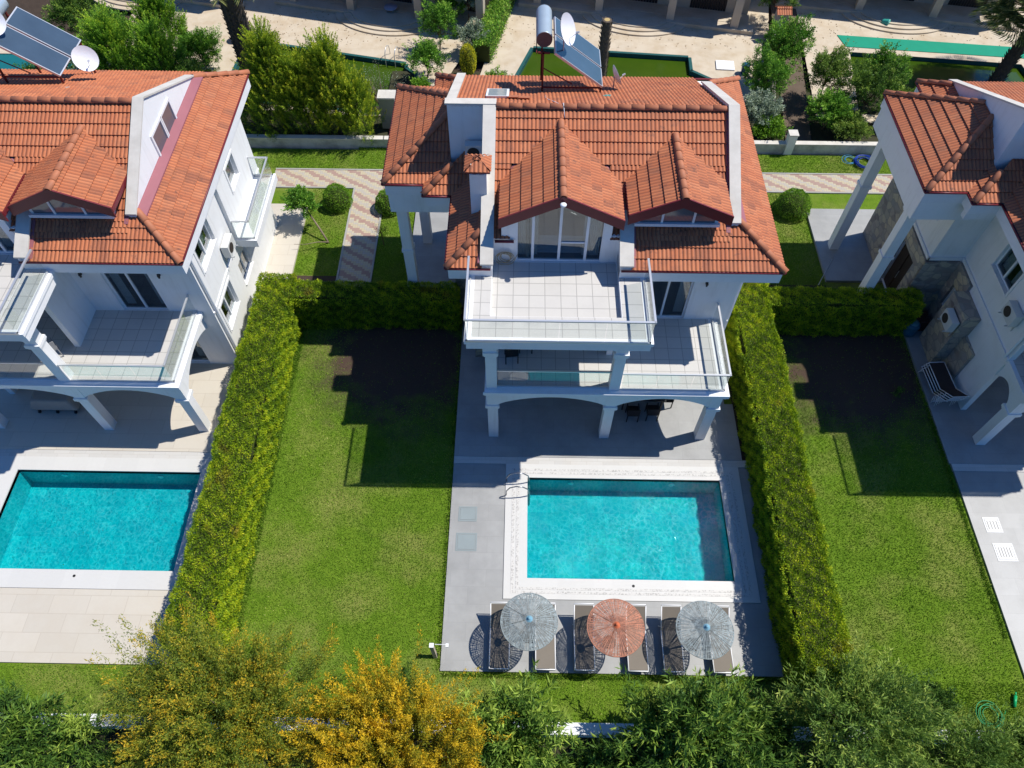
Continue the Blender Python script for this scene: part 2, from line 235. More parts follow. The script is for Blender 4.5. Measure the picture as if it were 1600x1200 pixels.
# ---------------- roof tiles ----------------
def tile_mesh(poly, down, wave=.13, row=.375, lip=.042, amp=.025):
    """real corrugated tiles on the planar polygon; down = downslope direction"""
    P = [Vector(p) for p in poly]; d = Vector(down).normalized(); n = None
    for i in range(2, len(P)):
        q = (P[1] - P[0]).cross(P[i] - P[0])
        if q.length > 1e-6: n = q.normalized(); break
    if n.z < 0: n = -n
    d = (d - n * d.dot(n)).normalized(); a = d.cross(n).normalized(); O = P[0]
    S = [(p - O).dot(a) for p in P]; T = [(p - O).dot(d) for p in P]; s0, s1, t1, t0 = min(S), max(S), max(T), min(T)
    prof = [(0, 0), (.13, .12), (.3, .8), (.5, 1), (.7, .8), (.87, .12)]; ss = []
    k = math.floor(s0 / wave)
    while k * wave < s1 + wave:
        for u, h in prof: ss.append(((k + u) * wave, h * amp))
        k += 1
    nr = int((t1 - t0) / row) + 2; ts = []
    for r in range(nr):  # rows counted up from the eave
        b = t1 - r * row; ts.append((b, lip)); ts.append((b - row + .002, 0.0))
    ns = len(ss); vs = []; uv = []
    for t, hh in ts:
        for s, h in ss: vs.append(O + a * s + d * t + n * (h + hh)); uv.append((s + 50, (t1 - t) + .0005))
    bm = bmesh.new(); uvl = bm.loops.layers.uv.new('UVMap'); V = [bm.verts.new(v) for v in vs]
    for i in range(len(ts) - 1):
        for j in range(ns - 1):
            f = bm.faces.new((V[i * ns + j], V[i * ns + j + 1], V[(i + 1) * ns + j + 1], V[(i + 1) * ns + j]))
            um = (ss[j][0] + ss[j + 1][0]) / 2 + 50; vm = (i // 2) * row + .1
            for l in f.loops: l[uvl].uv = (um, vm)
    m = len(P); cen = sum(P, Vector()) / m
    for i in range(m):
        e = (P[(i + 1) % m] - P[i]); 
        if e.length < 1e-6: continue
        no = e.cross(n).normalized()
        if no.dot(P[i] - cen) < 0: no = -no
        bmesh.ops.bisect_plane(bm, geom=bm.verts[:] + bm.edges[:] + bm.faces[:], plane_co=P[i], plane_no=no, clear_outer=True)
    bm.normal_update(); me = bpy.data.meshes.new('t'); bm.to_mesh(me); bm.free(); return me
def tiles(name, polys, parent, mat=ROOF):
    bm = bmesh.new()
    for poly, down in polys:
        me = tile_mesh(poly, down); bm.from_mesh(me); bpy.data.meshes.remove(me)
    me = bpy.data.meshes.new(name); bm.to_mesh(me); bm.free(); me.materials.append(mat); o = bpy.data.objects.new(name, me); COL.objects.link(o); o.parent = parent; return o
def ridge(b, p0, p1, r=.115, seg=.43):
    """overlapping half-round caps from low end p0 to high end p1"""
    p0 = Vector(p0); p1 = Vector(p1); L = (p1 - p0).length; n = max(1, round(L / seg)); d = (p1 - p0) / n; dn = d.normalized(); side = dn.cross(Vector((0, 0, 1))).normalized(); up = side.cross(dn)
    for i in range(n):
        a = p0 + d * i - dn * .03; e = p0 + d * (i + 1) + dn * .02; vs = []; N = 8
        for q, rr, lift in ((a, r * 1.04, .022), (e, r * .93, .0)):
            for k in range(N + 1): t = math.pi * k / N; vs.append(q + side * math.cos(t) * rr + up * (math.sin(t) * rr * .85 + lift - .02))
        for k in range(N + 1): t = math.pi * k / N; vs.append(a + side * math.cos(t) * r * .9 + up * (math.sin(t) * r * .65 + .0))
        b.add(vs, [(k, k + 1, N + 2 + k, N + 1 + k) for k in range(N)] + [(k + 1, k, 2 * N + 2 + k, 2 * N + 3 + k) for k in range(N)])
# ---------------- foliage ----------------
def unit(v): return v / np.maximum(np.linalg.norm(v, axis=1, keepdims=True), 1e-9)
def leaf_mesh(name, P, D, L, W, rv, mat, parent=None):
    n = len(P); D = unit(D); R = unit(np.cross(D, RNG.normal(size=(n, 3)))); L = np.broadcast_to(L, (n,)).reshape(-1, 1); W = np.broadcast_to(W, (n,)).reshape(-1, 1)
    v = np.empty((n, 4, 3)); v[:, 0] = P; v[:, 1] = P + D * L * .45 + R * W * .5; v[:, 2] = P + D * L; v[:, 3] = P + D * L * .45 - R * W * .5
    me = bpy.data.meshes.new(name); me.vertices.add(4 * n); me.vertices.foreach_set('co', v.ravel().astype(np.float32)); me.loops.add(4 * n); me.loops.foreach_set('vertex_index', np.arange(4 * n, dtype=np.int32))
    me.polygons.add(n); me.polygons.foreach_set('loop_start', np.arange(0, 4 * n, 4, dtype=np.int32)); at = me.attributes.new('rv', 'FLOAT', 'FACE'); at.data.foreach_set('value', np.broadcast_to(rv, (n,)).astype(np.float32)); me.update(calc_edges=True)
    o = bpy.data.objects.new(name, me); COL.objects.link(o); me.materials.append(mat)
    if parent: o.parent = parent
    return o
def lump(d, k=0, amp=.25): return 1 + amp * (np.sin(d[:, 0] * 4.1 + k) * np.sin(d[:, 1] * 3.7 + k * 2) + .6 * np.sin(d[:, 2] * 6.3 + k * 3 + d[:, 0] * 5))
def crown(name, c, R, ns, slen, per, L, W, mat, parent, up=.4, spread=.10, inner=.35, k=0, amp=.25, tip=.6, lrand=.9, rvbase=.0, flat=.35):
    d = unit(RNG.normal(size=(ns, 3))); d[:, 2] = np.where(d[:, 2] < -flat, -d[:, 2], d[:, 2]); r = (inner + (1 - inner) * RNG.random(ns) ** .5) * lump(d, k, amp)
    O = np.array(c) + d * r[:, None] * (np.array(R) - slen * .6); D = unit(d * np.array([1, 1, .8]) + np.array([0, 0, up]) + RNG.normal(size=(ns, 3)) * .25); sl = slen * (.5 + .8 * RNG.random(ns) + .9 * (RNG.random(ns) > .9))
    t = RNG.random((ns, per)); P = O[:, None] + D[:, None] * (t * sl[:, None])[..., None] + RNG.normal(size=(ns, per, 3)) * spread * (1.15 - .8 * t)[..., None]
    DD = D[:, None] * .7 + RNG.normal(size=(ns, per, 3)) * lrand * .6; sr = RNG.random((ns, 1)) * .35
    rv = rvbase + sr + tip * t * .6 + RNG.random((ns, per)) * .35 - .1
    n = ns * per; return leaf_mesh(name, P.reshape(n, 3), DD.reshape(n, 3), L * (.7 + .6 * RNG.random(n)), W * (.7 + .6 * RNG.random(n)), np.clip(rv, 0, 1).reshape(n), mat, parent), O
def branches(base, O, n, r, mat, parent, name='trunk', h=.5):
    b = B(); base = Vector(base); c = Vector(O.mean(0)); fork = base.lerp(c, h); b.tube([base, base.lerp(fork, .5) + Vector((.05, .03, 0)), fork], r, 8, r2=r * .7)
    for i in RNG.choice(len(O), min(n, len(O)), replace=False):
        q = Vector(O[i]); m = fork.lerp(q, .5) + Vector(RNG.normal(size=3) * .08) + Vector((0, 0, .1)); b.tube([fork, m, q], r * .45, 5, r2=r * .12)
    return b.build(name, mat, parent, True)
def hedge_mesh(name, boxes, mat, parent, dens=520, L=.10, W=.035, bump=.05):
    Ps = []; Ds = []; rvs = []
    for (x0, x1, y0, y1, z0, z1, faces) in boxes:
        for f in faces:
            if f == 'z': A = (x1 - x0) * (y1 - y0)
            elif f in 'xX': A = (y1 - y0) * (z1 - z0)
            else: A = (x1 - x0) * (z1 - z0)
            n = int(A * dens); u = RNG.random((n, 3)); P = np.array([x0, y0, z0]) + u * np.array([x1 - x0, y1 - y0, z1 - z0]); N = np.zeros((n, 3))
            if f == 'z': P[:, 2] = z1; N[:, 2] = 1
            if f == 'x': P[:, 0] = x0; N[:, 0] = -1
            if f == 'X': P[:, 0] = x1; N[:, 0] = 1
            if f == 'y': P[:, 1] = y0; N[:, 1] = -1
            if f == 'Y': P[:, 1] = y1; N[:, 1] = 1
            q = np.sin(P[:, 0] * 5.1 + P[:, 1] * 3.3 + P[:, 2] * 4) * np.sin(P[:, 1] * 6.7 - P[:, 2] * 5.1 + P[:, 0] * 2) ; q2 = np.sin(P[:, 0] * 11.3 + 2.1 * np.sin(P[:, 1] * 2.7 + P[:, 2] * 3.1)) * np.sin(P[:, 1] * 8.9 + P[:, 2] * 9.7 + 2.3 * np.sin(P[:, 0] * 3.9 + P[:, 1] * 1.1))
            q3 = np.sin(P[:, 1] * 1.3 + P[:, 0] * .9) * np.sin(P[:, 1] * .57 + 2)
            P = P + N * (bump * (q * .6 + .45 * q2) + .07 * q3 + RNG.normal(size=n) * .025)[:, None]; Ps.append(P); Ds.append(N * .75 + RNG.normal(size=(n, 3)) * .55 + np.array([0, 0, .25])); rvs.append(.35 + .22 * q2 + .15 * q + RNG.normal(size=n) * .17)
    return leaf_mesh(name, np.concatenate(Ps), np.concatenate(Ds), L, W, np.clip(np.concatenate(rvs), 0, 1), mat, parent)
L_HEDGE = leafmat('hedge_leaves', [(.045, .09, .006), (.14, .215, .008), (.26, .315, .010), (.40, .38, .02)], (.34, .24, .03), .35, .3)
L_THUJA = leafmat('thuja_sprays', [(.02, .05, .008), (.07, .13, .012), (.20, .27, .016), (.42, .40, .03)], None, .5, .25)
L_GTH = leafmat('green_conifer_sprays', [(.02, .05, .008), (.05, .13, .012), (.13, .25, .02), (.30, .38, .03)], None, .5, .25)
L_OLE = leafmat('oleander_leaves', [(.010, .028, .007), (.035, .08, .012), (.08, .145, .02), (.23, .30, .045)], None, .7, .3)
L_OLEG = leafmat('olive_leaves', [(.03, .055, .012), (.07, .125, .02), (.125, .19, .03), (.26, .30, .06)], (.17, .12, .02), .7, .3)
L_GOLD = leafmat('golden_blossom', [(.04, .065, .008), (.13, .14, .010), (.32, .225, .010), (.52, .33, .014)], None, .9, .3)
L_BRON = leafmat('bronze_blossom', [(.03, .055, .010), (.07, .11, .012), (.17, .18, .016), (.42, .26, .014)], None, .9, .3)
L_CIT = leafmat('citrus_leaves', [(.02, .06, .008), (.05, .13, .012), (.10, .22, .02), (.30, .42, .06)], None, .9, .3)
L_BALL = leafmat('clipped_leaves', [(.02, .06, .006), (.06, .14, .010), (.12, .23, .015), (.22, .32, .03)], None, .9, .25)
L_GREYG = leafmat('grey_green_leaves', [(.06, .08, .05), (.13, .17, .11), (.22, .26, .18), (.34, .38, .28)], None, .9, .25)
L_PALM = leafmat('palm_leaflets', [(.04, .06, .012), (.10, .13, .03), (.22, .23, .07), (.45, .40, .20)], None, .9, .25)
L_PALM2 = leafmat('dark_palm_leaflets', [(.015, .03, .008), (.04, .065, .015), (.10, .12, .03), (.25, .24, .08)], None, .9, .25)
L_GRASS = leafmat('grass_blades', [(.055, .115, .008), (.11, .20, .013), (.18, .265, .024), (.36, .35, .12)], None, .3, .2, .8, 1.6)
# ================= SETTING =================
def sheet(name, x0, x1, y0, y1, z, mat, holes):
    b = B(); xs = sorted({x0, x1, *[h[0] for h in holes], *[h[1] for h in holes]}); ys = sorted({y0, y1, *[h[2] for h in holes], *[h[3] for h in holes]})
    for i in range(len(xs) - 1):
        for j in range(len(ys) - 1):
            xm = (xs[i] + xs[i + 1]) / 2; ym = (ys[j] + ys[j + 1]) / 2
            if not any(h[0] < xm < h[1] and h[2] < ym < h[3] for h in holes): b.poly([(xs[i], ys[j], z), (xs[i + 1], ys[j], z), (xs[i + 1], ys[j + 1], z), (xs[i], ys[j + 1], z)])
    return struct(b.build(name, mat))
HOLES = [(-.45, 6.7, -15.33, -11.45), (-19.3, -12.4, -15.3, -11.45)]
sheet('ground', -160, 190, -160, 200, -.25, SOIL, HOLES); sheet('lawn', -60, 60, -19.85, 6.75, -.12, LAWN, HOLES)
def slab(name, rects, z, mat, z0=-.22):
    b = B()
    for x0, x1, y0, y1 in rects: b.box(x0, x1, y0, y1, z0, z)
    return struct(b.build(name, mat))
slab('patio', [(-3.15, -1.15, -10.66, -3.2), (-1.15, 7.28, -10.66, 3.0), (7.28, 7.6, -10.66, -8.2), (-5.72, -1.15, -3.2, 2.75)], 0, GREY)
slab('step', [(-3.15, 7.95, -10.95, -10.66)], -.02, TRAV)
PX0, PX1, PY0, PY1 = -.40, 6.65, -15.28, -11.5
def ring(x0, x1, y0, y1, X0, X1, Y0, Y1): return [(X0, x0, Y0, Y1), (x1, X1, Y0, Y1), (x0, x1, Y0, y0), (x0, x1, y1, Y1)]
slab('pool_deck', [(-3.15, -1.2, -18.33, -10.95), (-1.2, 7.4, -18.33, -16.0), (7.4, 8.3, -18.33, -10.95)], -.05, GREY)
# left neighbour
LX = -18.86
slab('patio', [(LX - 12, -10.85, -10.66, 2.65)], 0, BEIGE)
slab('step', [(LX - 12, -11.2, -10.95, -10.66)], -.02, TRAV)
slab('pool_deck', [(LX - 12, -10.9, -18.3, -15.9), (-11.7, -10.9, -15.9, -10.95), (LX - 12, LX - 1.3, -15.9, -10.95)], -.05, BEIGE)
# right neighbour
RX = 18.41
slab('patio', [(15.3, 16.81, -10.66, -1.7), (12.67, 16.81, -1.7, 2.78), (16.81, RX + 8, -10.66, 3.0)], 0, GREY)
slab('step', [(15.38, RX + 8, -10.95, -10.66)], -.02, TRAV)
slab('pool_deck', [(15.4, 17.15, -18.4, -10.95), (17.15, RX + 8, -18.4, -10.95)], -.05, GREY)
# paths
slab('path', [(-12.9, -5.72, 3.93, 5.15), (-8.8, -7.4, -3.4, 3.93), (7.5, 19.5, 4.02, 5.26)], -.085, PAVE)
def kerbs(name, rects):
    b = B()
    for r in rects: b.box(*r, -.2, -.06)
    return struct(b.build(name, MORTAR))
kerbs('path_kerb', [(-12.9, -5.72, 5.15, 5.23), (-12.9, -8.88, 3.85, 3.93), (-7.32, -5.72, 3.85, 3.93), (-8.88, -8.8, -3.4, 3.93), (-7.4, -7.32, -3.4, 3.93), (7.5, 19.5, 5.26, 5.34), (7.5, 19.5, 3.94, 4.02)])
slab('flower_bed', [(-10.85, -8.9, -3.4, -1.75), (8.9, 12.65, -3.4, -1.9), (7.62, 8.0, -10.6, -6.6)], -.1, SOIL)
slab('flower_bed', [(-16, -7.7, 7.2, 10.2), (9.6, 24, 7.2, 12.0), (-8, -2.5, 9.8, 13.3)], -.08, LEAFSOIL)
slab('bare_earth', [(-40, 60, -32, -20.15)], -.16, LEAFSOIL)
# short grass (nobody could count it)
def grass(rects, dens, hh=1.0, nm='short_grass'):
    Ps = []
    for x0, x1, y0, y1 in rects:
        n = int((x1 - x0) * (y1 - y0) * dens); p = np.empty((n, 3)); p[:, 0] = x0 + RNG.random(n) * (x1 - x0); p[:, 1] = y0 + RNG.random(n) * (y1 - y0); p[:, 2] = -.125; Ps.append(p)
    P = np.concatenate(Ps)
    for cx, cy, rx, ry in SPOTS:
        q = np.hypot((P[:, 0] - cx) / rx, (P[:, 1] - cy) / ry); P = P[RNG.random(len(P)) < np.clip((q - .55) / .45, .04, 1)]
    n = len(P); D = RNG.normal(size=(n, 3)) * .5 + np.array([0, 0, 1.0]); rv = .33 + .14 * np.sin(P[:, 0] * 1.1 + 1.5 * np.sin(P[:, 1] * .8)) * np.sin(P[:, 1] * .9 + P[:, 0] * .3) + RNG.normal(size=n) * .2
    o = leaf_mesh(nm, P, D, (.045 + .04 * RNG.random(n)) * hh, .022, np.clip(rv, 0, 1), L_GRASS); tag(o, None, None, None, 'stuff')
grass([(-10.0, -3.17, -19.8, -4.4), (-17.5, -10.0, -19.8, -18.35), (-3.17, 8.3, -19.8, -18.4), (9.2, 15.3, -19.8, -4.4), (8.3, 15.6, -19.8, -18.4), (-14, -5.7, 5.25, 6.7), (-10.8, -8.9, -1.7, 3.85), (-7.3, -5.75, -3.3, 3.85), (9.3, 12.65, -2.5, 3.9), (9.3, 18, 5.35, 6.7)], 900)
EDGES = [(-3.26, -3.16, -18.3, -4.4), (15.18, 15.3, -17, -4.4), (-9.98, -9.75, -18, -4.6), (9.16, 9.35, -18, -4.6), (-3.1, 8.2, -18.5, -18.36), (-9, -5.7, 6.7, 6.84)]
grass(EDGES, 2600, 1.9, 'edge_grass')
# ================= POOLS =================
def make_pool(loc, label, x0, x1, y0, y1, X0, X1, Y0, Y1, mosaic=True):
    t = empty('swimming_pool', loc, label, 'swimming pool', 'rectangular teal pools'); d = -1.12
    b = B(); b.box(x0 - .15, x0, y0 - .15, y1 + .15, d - .1, -.06).box(x1, x1 + .15, y0 - .15, y1 + .15, d - .1, -.06).box(x0, x1, y0 - .15, y0, d - .1, -.06).box(x0, x1, y1, y1 + .15, d - .1, -.06).box(x0, x1, y0, y1, d - .1, d); b.build('basin', POOL, t)
    b = B()
    for r in ring(x0, x1, y0, y1, X0, X1, Y0, Y1): b.box(*r, -.2, -.015)
    b.build('coping', COPE, t)
    if mosaic:
        b = B()
        for (u0, u1) in ((.24, .34), (.40, .50)):
            for r in ring(X0 + u1, X1 - u1, Y0 + u1 * .8, Y1 - u1 * .8, X0 + u0, X1 - u0, Y0 + u0 * .8, Y1 - u0 * .8): b.box(*r, -.014, -.009)
        b.build('mosaic_band', MOSA, t)
    b = B(); b.poly([(x0, y0, -.12), (x1, y0, -.12), (x1, y1, -.12), (x0, y1, -.12)]); b.build('water', WATER, t)
    b = B(); b.lathe((x0 + (x1 - x0) * .51, y0 - .22, -.014), [(.05, 0), (.045, .012), (.01, .014)], 14); b.build('skimmer_cap', BLACK, t)
    for fx in (.23, .76): b = B(); b.tube([(x0 + (x1 - x0) * fx, y1 - .03, -.42), (x0 + (x1 - x0) * fx, y1, -.42)], .11, 14); b.build('pool_light', FRAME, t)
    return t
make_pool((0, 0, 0), 'teal rectangular pool with white coping beside the three straw umbrellas', PX0, PX1, PY0, PY1, -1.2, 7.4, -16.0, -10.95)
make_pool((LX, 0, 0), 'teal rectangular pool on beige tiled deck beside the left house', -.40, 6.4, -15.25, -11.5, -1.3, 7.15, -15.9, -10.95, False)
def make_ladder(loc, rz, label, mat, s=1):
    t = empty('pool_ladder', loc, label, 'pool ladder', None, rz)
    for y in (-.27, .27):
        b = B(); pts = [(-.75 * s, y, 0), (-.74 * s, y, .35), (-.62 * s, y, .6), (-.4 * s, y, .72), (-.15 * s, y, .68), (.03, y, .5), (.08, y, .2), (.08, y, -.9)]; b.tube(pts, .022, 8); b.build('handrail', mat, t, True)
    for z in (-.25, -.55, -.85): b = B(); b.box(.04, .12, -.25, .25, z - .015, z + .015); b.build('rung', mat, t)
    return t
make_ladder((-.42, -11.95, -.02), 0, 'curved steel ladder rails at the corner of the umbrella pool', simple('polished_steel', (.35, .36, .38), .25, .1, metal=.9))
# ================= VILLA =================
ZE = 7.33; M55 = .55; ZR = 9.84; YR = -3.38
def wall(b, ax, c0, c1, a0, a1, z0, z1, holes=()):
    As = sorted({a0, a1, *[h[0] for h in holes], *[h[1] for h in holes]}); Zs = sorted({z0, z1, *[h[2] for h in holes], *[h[3] for h in holes]})
    for i in range(len(As) - 1):
        for j in range(len(Zs) - 1):
            am = (As[i] + As[i + 1]) / 2; zm = (Zs[j] + Zs[j + 1]) / 2
            if not any(h[0] < am < h[1] and h[2] < zm < h[3] for h in holes): b.ab(ax, c0, c1, As[i], As[i + 1], Zs[j], Zs[j + 1])
def window(parent, ax, c, inw, a0, a1, z0, z1, n=2, name='window', curtain=True, bars=0, fw=.06, mat=FRAME, sill=True):
    """c = outer wall plane, inw = +-1 direction into the room"""
    b = B(); p0 = c + inw * .10; p1 = c + inw * .16
    b.ab(ax, p0, p1, a0, a1, z1 - fw, z1).ab(ax, p0, p1, a0, a1, z0, z0 + fw).ab(ax, p0, p1, a0, a0 + fw, z0 + fw, z1 - fw).ab(ax, p0, p1, a1 - fw, a1, z0 + fw, z1 - fw)
    for i in range(1, n): a = a0 + (a1 - a0) * i / n; b.ab(ax, p0 - inw * .012, p1, a - fw * .6, a + fw * .6, z0 + fw, z1 - fw)
    for i in range(1, bars + 1): z = z0 + (z1 - z0) * i / (bars + 1); b.ab(ax, p0 + inw * .01, p1 - inw * .01, a0 + fw, a1 - fw, z - .015, z + .015)
    f = b.build(name, mat, parent)
    b = B(); b.ab(ax, p0 + inw * .028, p0 + inw * .034, a0 + fw, a1 - fw, z0 + fw, z1 - fw); b.build('pane', WGLASS, f)
    if sill: b = B(); b.ab(ax, c - inw * .06, c + inw * .095, a0 - .04, a1 + .04, z0 - .05, z0 - .003); b.build('sill', WHITE2, f)
    if curtain:
        b = B(); cw = (a1 - a0) * (.22 if z1 - z0 > 1.8 else .40)
        for s0, s1 in ((a0 + .03, a0 + cw), (a1 - cw, a1 - .03)):
            k = 14; pts = []
            for i in range(k + 1): a = s0 + (s1 - s0) * i / k; pts.append((a, c + inw * (.34 + .035 * (i % 2))))
            for i in range(k):
                (q0, d0), (q1, d1) = pts[i], pts[i + 1]
                P = [(q0, d0, z0), (q1, d1, z0), (q1, d1, z1), (q0, d0, z1)] if ax == 'y' else [(d0, q0, z0), (d1, q1, z0), (d1, q1, z1), (d0, q0, z1)]
                b.poly(P)
        b.build('curtain', CURT, f)
    return f
def column(parent, x, y, z0, z1, w=.38, name='column', cap=True, mid=None):
    b = B(); h = w / 2; b.box(x - h, x + h, y - h, y + h, z0, z1 - (.22 if cap else 0))
    if cap: b.box(x - h - .035, x + h + .035, y - h - .035, y + h + .035, z1 - .22, z1 - .14).box(x - h - .07, x + h + .07, y - h - .07, y + h + .07, z1 - .14, z1)
    if mid: b.box(x - h - .04, x + h + .04, y - h - .04, y + h + .04, mid, mid + .12)
    return b.build(name, WHITE, parent)
def arch(b, ax, c0, c1, a0, a1, zt, zs, zc, n=14):
    """beam between two supports, soffit arched from zs (springing) to zc (crown)"""
    pts = [(a0, zt), (a0, zs)]
    for i in range(1, n): t = i / n; pts.append((a0 + (a1 - a0) * t, zs + (zc - zs) * math.sin(math.pi * t) ** .75))
    pts += [(a1, zs), (a1, zt)]
    for i in range(len(pts) - 3):  # quads between soffit and top keep it convex
        (p, q), (r, s2) = pts[i + 1], pts[i + 2]
        P = [(p, zt), (p, q), (r, s2), (r, zt)]
        if ax == 'y': b.prism([(a, c0, z) for a, z in P], (0, c1 - c0, 0))
        else: b.prism([(c0, a, z) for a, z in P], (c1 - c0, 0, 0))
def railing(parent, pts, z0, z1, name='glass_railing'):
    g = B(); r = B(); pd = .012
    for (p, q) in zip(pts, pts[1:]):
        p = Vector((*p, 0)); q = Vector((*q, 0)); d = (q - p).normalized(); n = Vector((-d.y, d.x, 0)) * .006; L = (q - p).length; k = max(1, round(L / 1.3))
        for i in range(k):
            a = p + d * (L * i / k + .012); e = p + d * (L * (i + 1) / k - .012)
            g.hexa([tuple(a - n + Vector((0, 0, z0))), tuple(e - n + Vector((0, 0, z0))), tuple(e + n + Vector((0, 0, z0))), tuple(a + n + Vector((0, 0, z0))), tuple(a - n + Vector((0, 0, z1 - .02))), tuple(e - n + Vector((0, 0, z1 - .02))), tuple(e + n + Vector((0, 0, z1 - .02))), tuple(a + n + Vector((0, 0, z1 - .02)))])
        m = n * 5.2; a = p - d * .025; e = q + d * .025
        r.hexa([tuple(a - m + Vector((0, 0, z1 - .018))), tuple(e - m + Vector((0, 0, z1 - .018))), tuple(e + m + Vector((0, 0, z1 - .018))), tuple(a + m + Vector((0, 0, z1 - .018))), tuple(a - m + Vector((0, 0, z1 + .03))), tuple(e - m + Vector((0, 0, z1 + .03))), tuple(e + m + Vector((0, 0, z1 + .03))), tuple(a + m + Vector((0, 0, z1 + .03)))])
        m = n * 4.5; r.hexa([tuple(a - m + Vector((0, 0, z0 - .05))), tuple(e - m + Vector((0, 0, z0 - .05))), tuple(e + m + Vector((0, 0, z0 - .05))), tuple(a + m + Vector((0, 0, z0 - .05))), tuple(a - m + Vector((0, 0, z0 + .03))), tuple(e - m + Vector((0, 0, z0 + .03))), tuple(e + m + Vector((0, 0, z0 + .03))), tuple(a + m + Vector((0, 0, z0 + .03)))])
    o = g.build(name, GLASS, parent); r.build('handrail', STEEL, o); return o
def make_villa():
    T = empty('villa', (0, 0, 0), 'x', 'villa', 'white villas with red tile roofs')
    # --- walls
    b = B(); W = .22
    wall(b, 'y', -6.65, -6.65 + W, -1.73, 6.8, 0, 6.8, [(3.55, 5.2, 3.32, 5.8), (-1.2, 1.6, 3.32, 5.7), (-1.2, 1.5, .02, 2.4), (3.2, 5.6, .02, 2.4)])
    wall(b, 'x', 6.8 - W, 6.8, -6.65 + W, 1.08, 0, 6.8, [(-5.95, -4.35, 4.75, 5.95), (-6.1, -4.7, 1.6, 2.9), (-1.6, -.6, 4.6, 5.6), (-3.6, -2.4, 1.4, 2.5)])
    wall(b, 'y', 1.08, 1.3, -3.3, 6.8, 0, 6.8)
    wall(b, 'x', -3.3, -3.3 + W, -3.4, 1.08, 0, 6.8, [(-2.9, -1.5, .02, 2.5), (-2.5, -1.6, 4.6, 5.7)])
    wall(b, 'y', -3.4, -3.4 + W, -3.3 + W, -1.95, 0, 6.8)
    wall(b, 'x', -1.95, -1.73, -8.25, -3.4, 0, 6.42, [(-6.2, -4.8, 4.5, 5.6), (-4.55, -3.9, 1.2, 2.4)])
    wall(b, 'x', 2.3, 2.5, -8.33, -6.65, 3.3, 6.42)
    b.box(-1.95, -1.73, -7.1, -3.4, 6.42, 6.8)
    b.build('wall', WHITE, T)
    b = B(); b.box(-3.37, -3.3, -3.46, 1.3, 3.25, 3.4).box(-3.37, -1.95, -3.46, -3.4, 3.25, 3.4).box(-2.01, -1.95, -8.25, -3.46, 3.25, 3.4).cut().box(6.8, 6.84, -6.65, 1.3, 3.2, 3.26); b.each('string_course', WHITE2, T)
    b = B(); b.box(-1.7, 6.55, -6.4, 1.05, 3.05, 3.3).box(-3.05, -1.75, -3.15, 1.05, 3.05, 3.3).box(-1.7, 6.55, -6.4, 1.05, -.05, .03); b.build('floor_slab', RFLOOR, T)
    b = B(); b.box(-1.7, 6.5, -2.9, -2.8, .03, 6.7); b.box(2.35, 2.45, -6.4, -2.9, .03, 6.7); b.build('partition', INT, T)
    # --- stone cladding of the west side
    b = B(); wall(b, 'x', -3.42, -3.302, -3.5, 1.3, 0, 3.2, [(-2.9, -1.5, 0, 2.5)]); b.box(-3.42, -2.05, -3.52, -3.402, 0, 3.2); wall(b, 'x', -2.07, -1.952, -4.7, -3.52, 0, 3.2, [(-4.55, -3.9, 1.2, 2.4)]); b.box(-2.55, -1.952, -6.1, -4.7, 0, 2.9).box(-2.07, -1.952, -7.0, -6.1, 0, 1.9); b.build('stone_cladding', STONE, T)
    b = B(); b.box(-3.22, -3.15, -2.85, -1.55, .02, 2.45); b.box(-3.25, -3.22, -2.75, -2.25, .2, 2.3).box(-3.25, -3.22, -2.15, -1.65, .2, 2.3); dr = b.build('front_door', WOODD, T); b = B(); b.tube([(-3.28, -2.25, .9), (-3.28, -2.25, 1.3)], .015, 6); b.build('handle', STEEL, dr)
    # --- openings
    window(T, 'y', -6.65, 1, 3.55, 5.2, 3.32, 5.8, 2, 'sliding_door', sill=False); window(T, 'y', -6.65, 1, -1.2, 1.6, 3.32, 5.7, 3, 'sliding_door', sill=False); window(T, 'y', -6.65, 1, -1.2, 1.5, .02, 2.4, 3, 'sliding_door', sill=False); window(T, 'y', -6.65, 1, 3.2, 5.6, .02, 2.4, 2, 'sliding_door', sill=False)
    window(T, 'x', 6.8, -1, -5.95, -4.35, 4.75, 5.95, 2); window(T, 'x', 6.8, -1, -6.1, -4.7, 1.6, 2.9, 2); window(T, 'x', 6.8, -1, -1.6, -.6, 4.6, 5.6, 1); window(T, 'x', 6.8, -1, -3.6, -2.4, 1.4, 2.5, 2)
    window(T, 'x', -3.3, 1, -2.5, -1.6, 4.6, 5.7, 2); window(T, 'x', -1.95, 1, -6.2, -4.8, 4.5, 5.6, 2); window(T, 'x', -1.95, 1, -4.55, -3.9, 1.2, 2.4, 2, bars=2)
    b = B()
    for a0, a1, z0, z1 in ((-5.95, -4.35, 4.75, 5.95), (-6.1, -4.7, 1.6, 2.9), (-1.6, -.6, 4.6, 5.6)):
        b.cut()
        b.box(6.8, 6.83, a0 - .12, a0, z0 - .1, z1 + .1).box(6.8, 6.83, a1, a1 + .12, z0 - .1, z1 + .1).box(6.8, 6.83, a0, a1, z1, z1 + .1)
    for a0, a1, z0, z1, c in ((-2.5, -1.6, 4.6, 5.7, -3.3), (-6.2, -4.8, 4.5, 5.6, -1.95)):
        b.cut()
        b.box(c - .03, c, a0 - .1, a0, z0 - .1, z1 + .1).box(c - .03, c, a1, a1 + .1, z0 - .1, z1 + .1).box(c - .03, c, a0, a1, z1, z1 + .1)
    b.each('window_surround', WHITE2, T)
    # --- eaves: boxed fascia and soffit, gutters
    b = B()
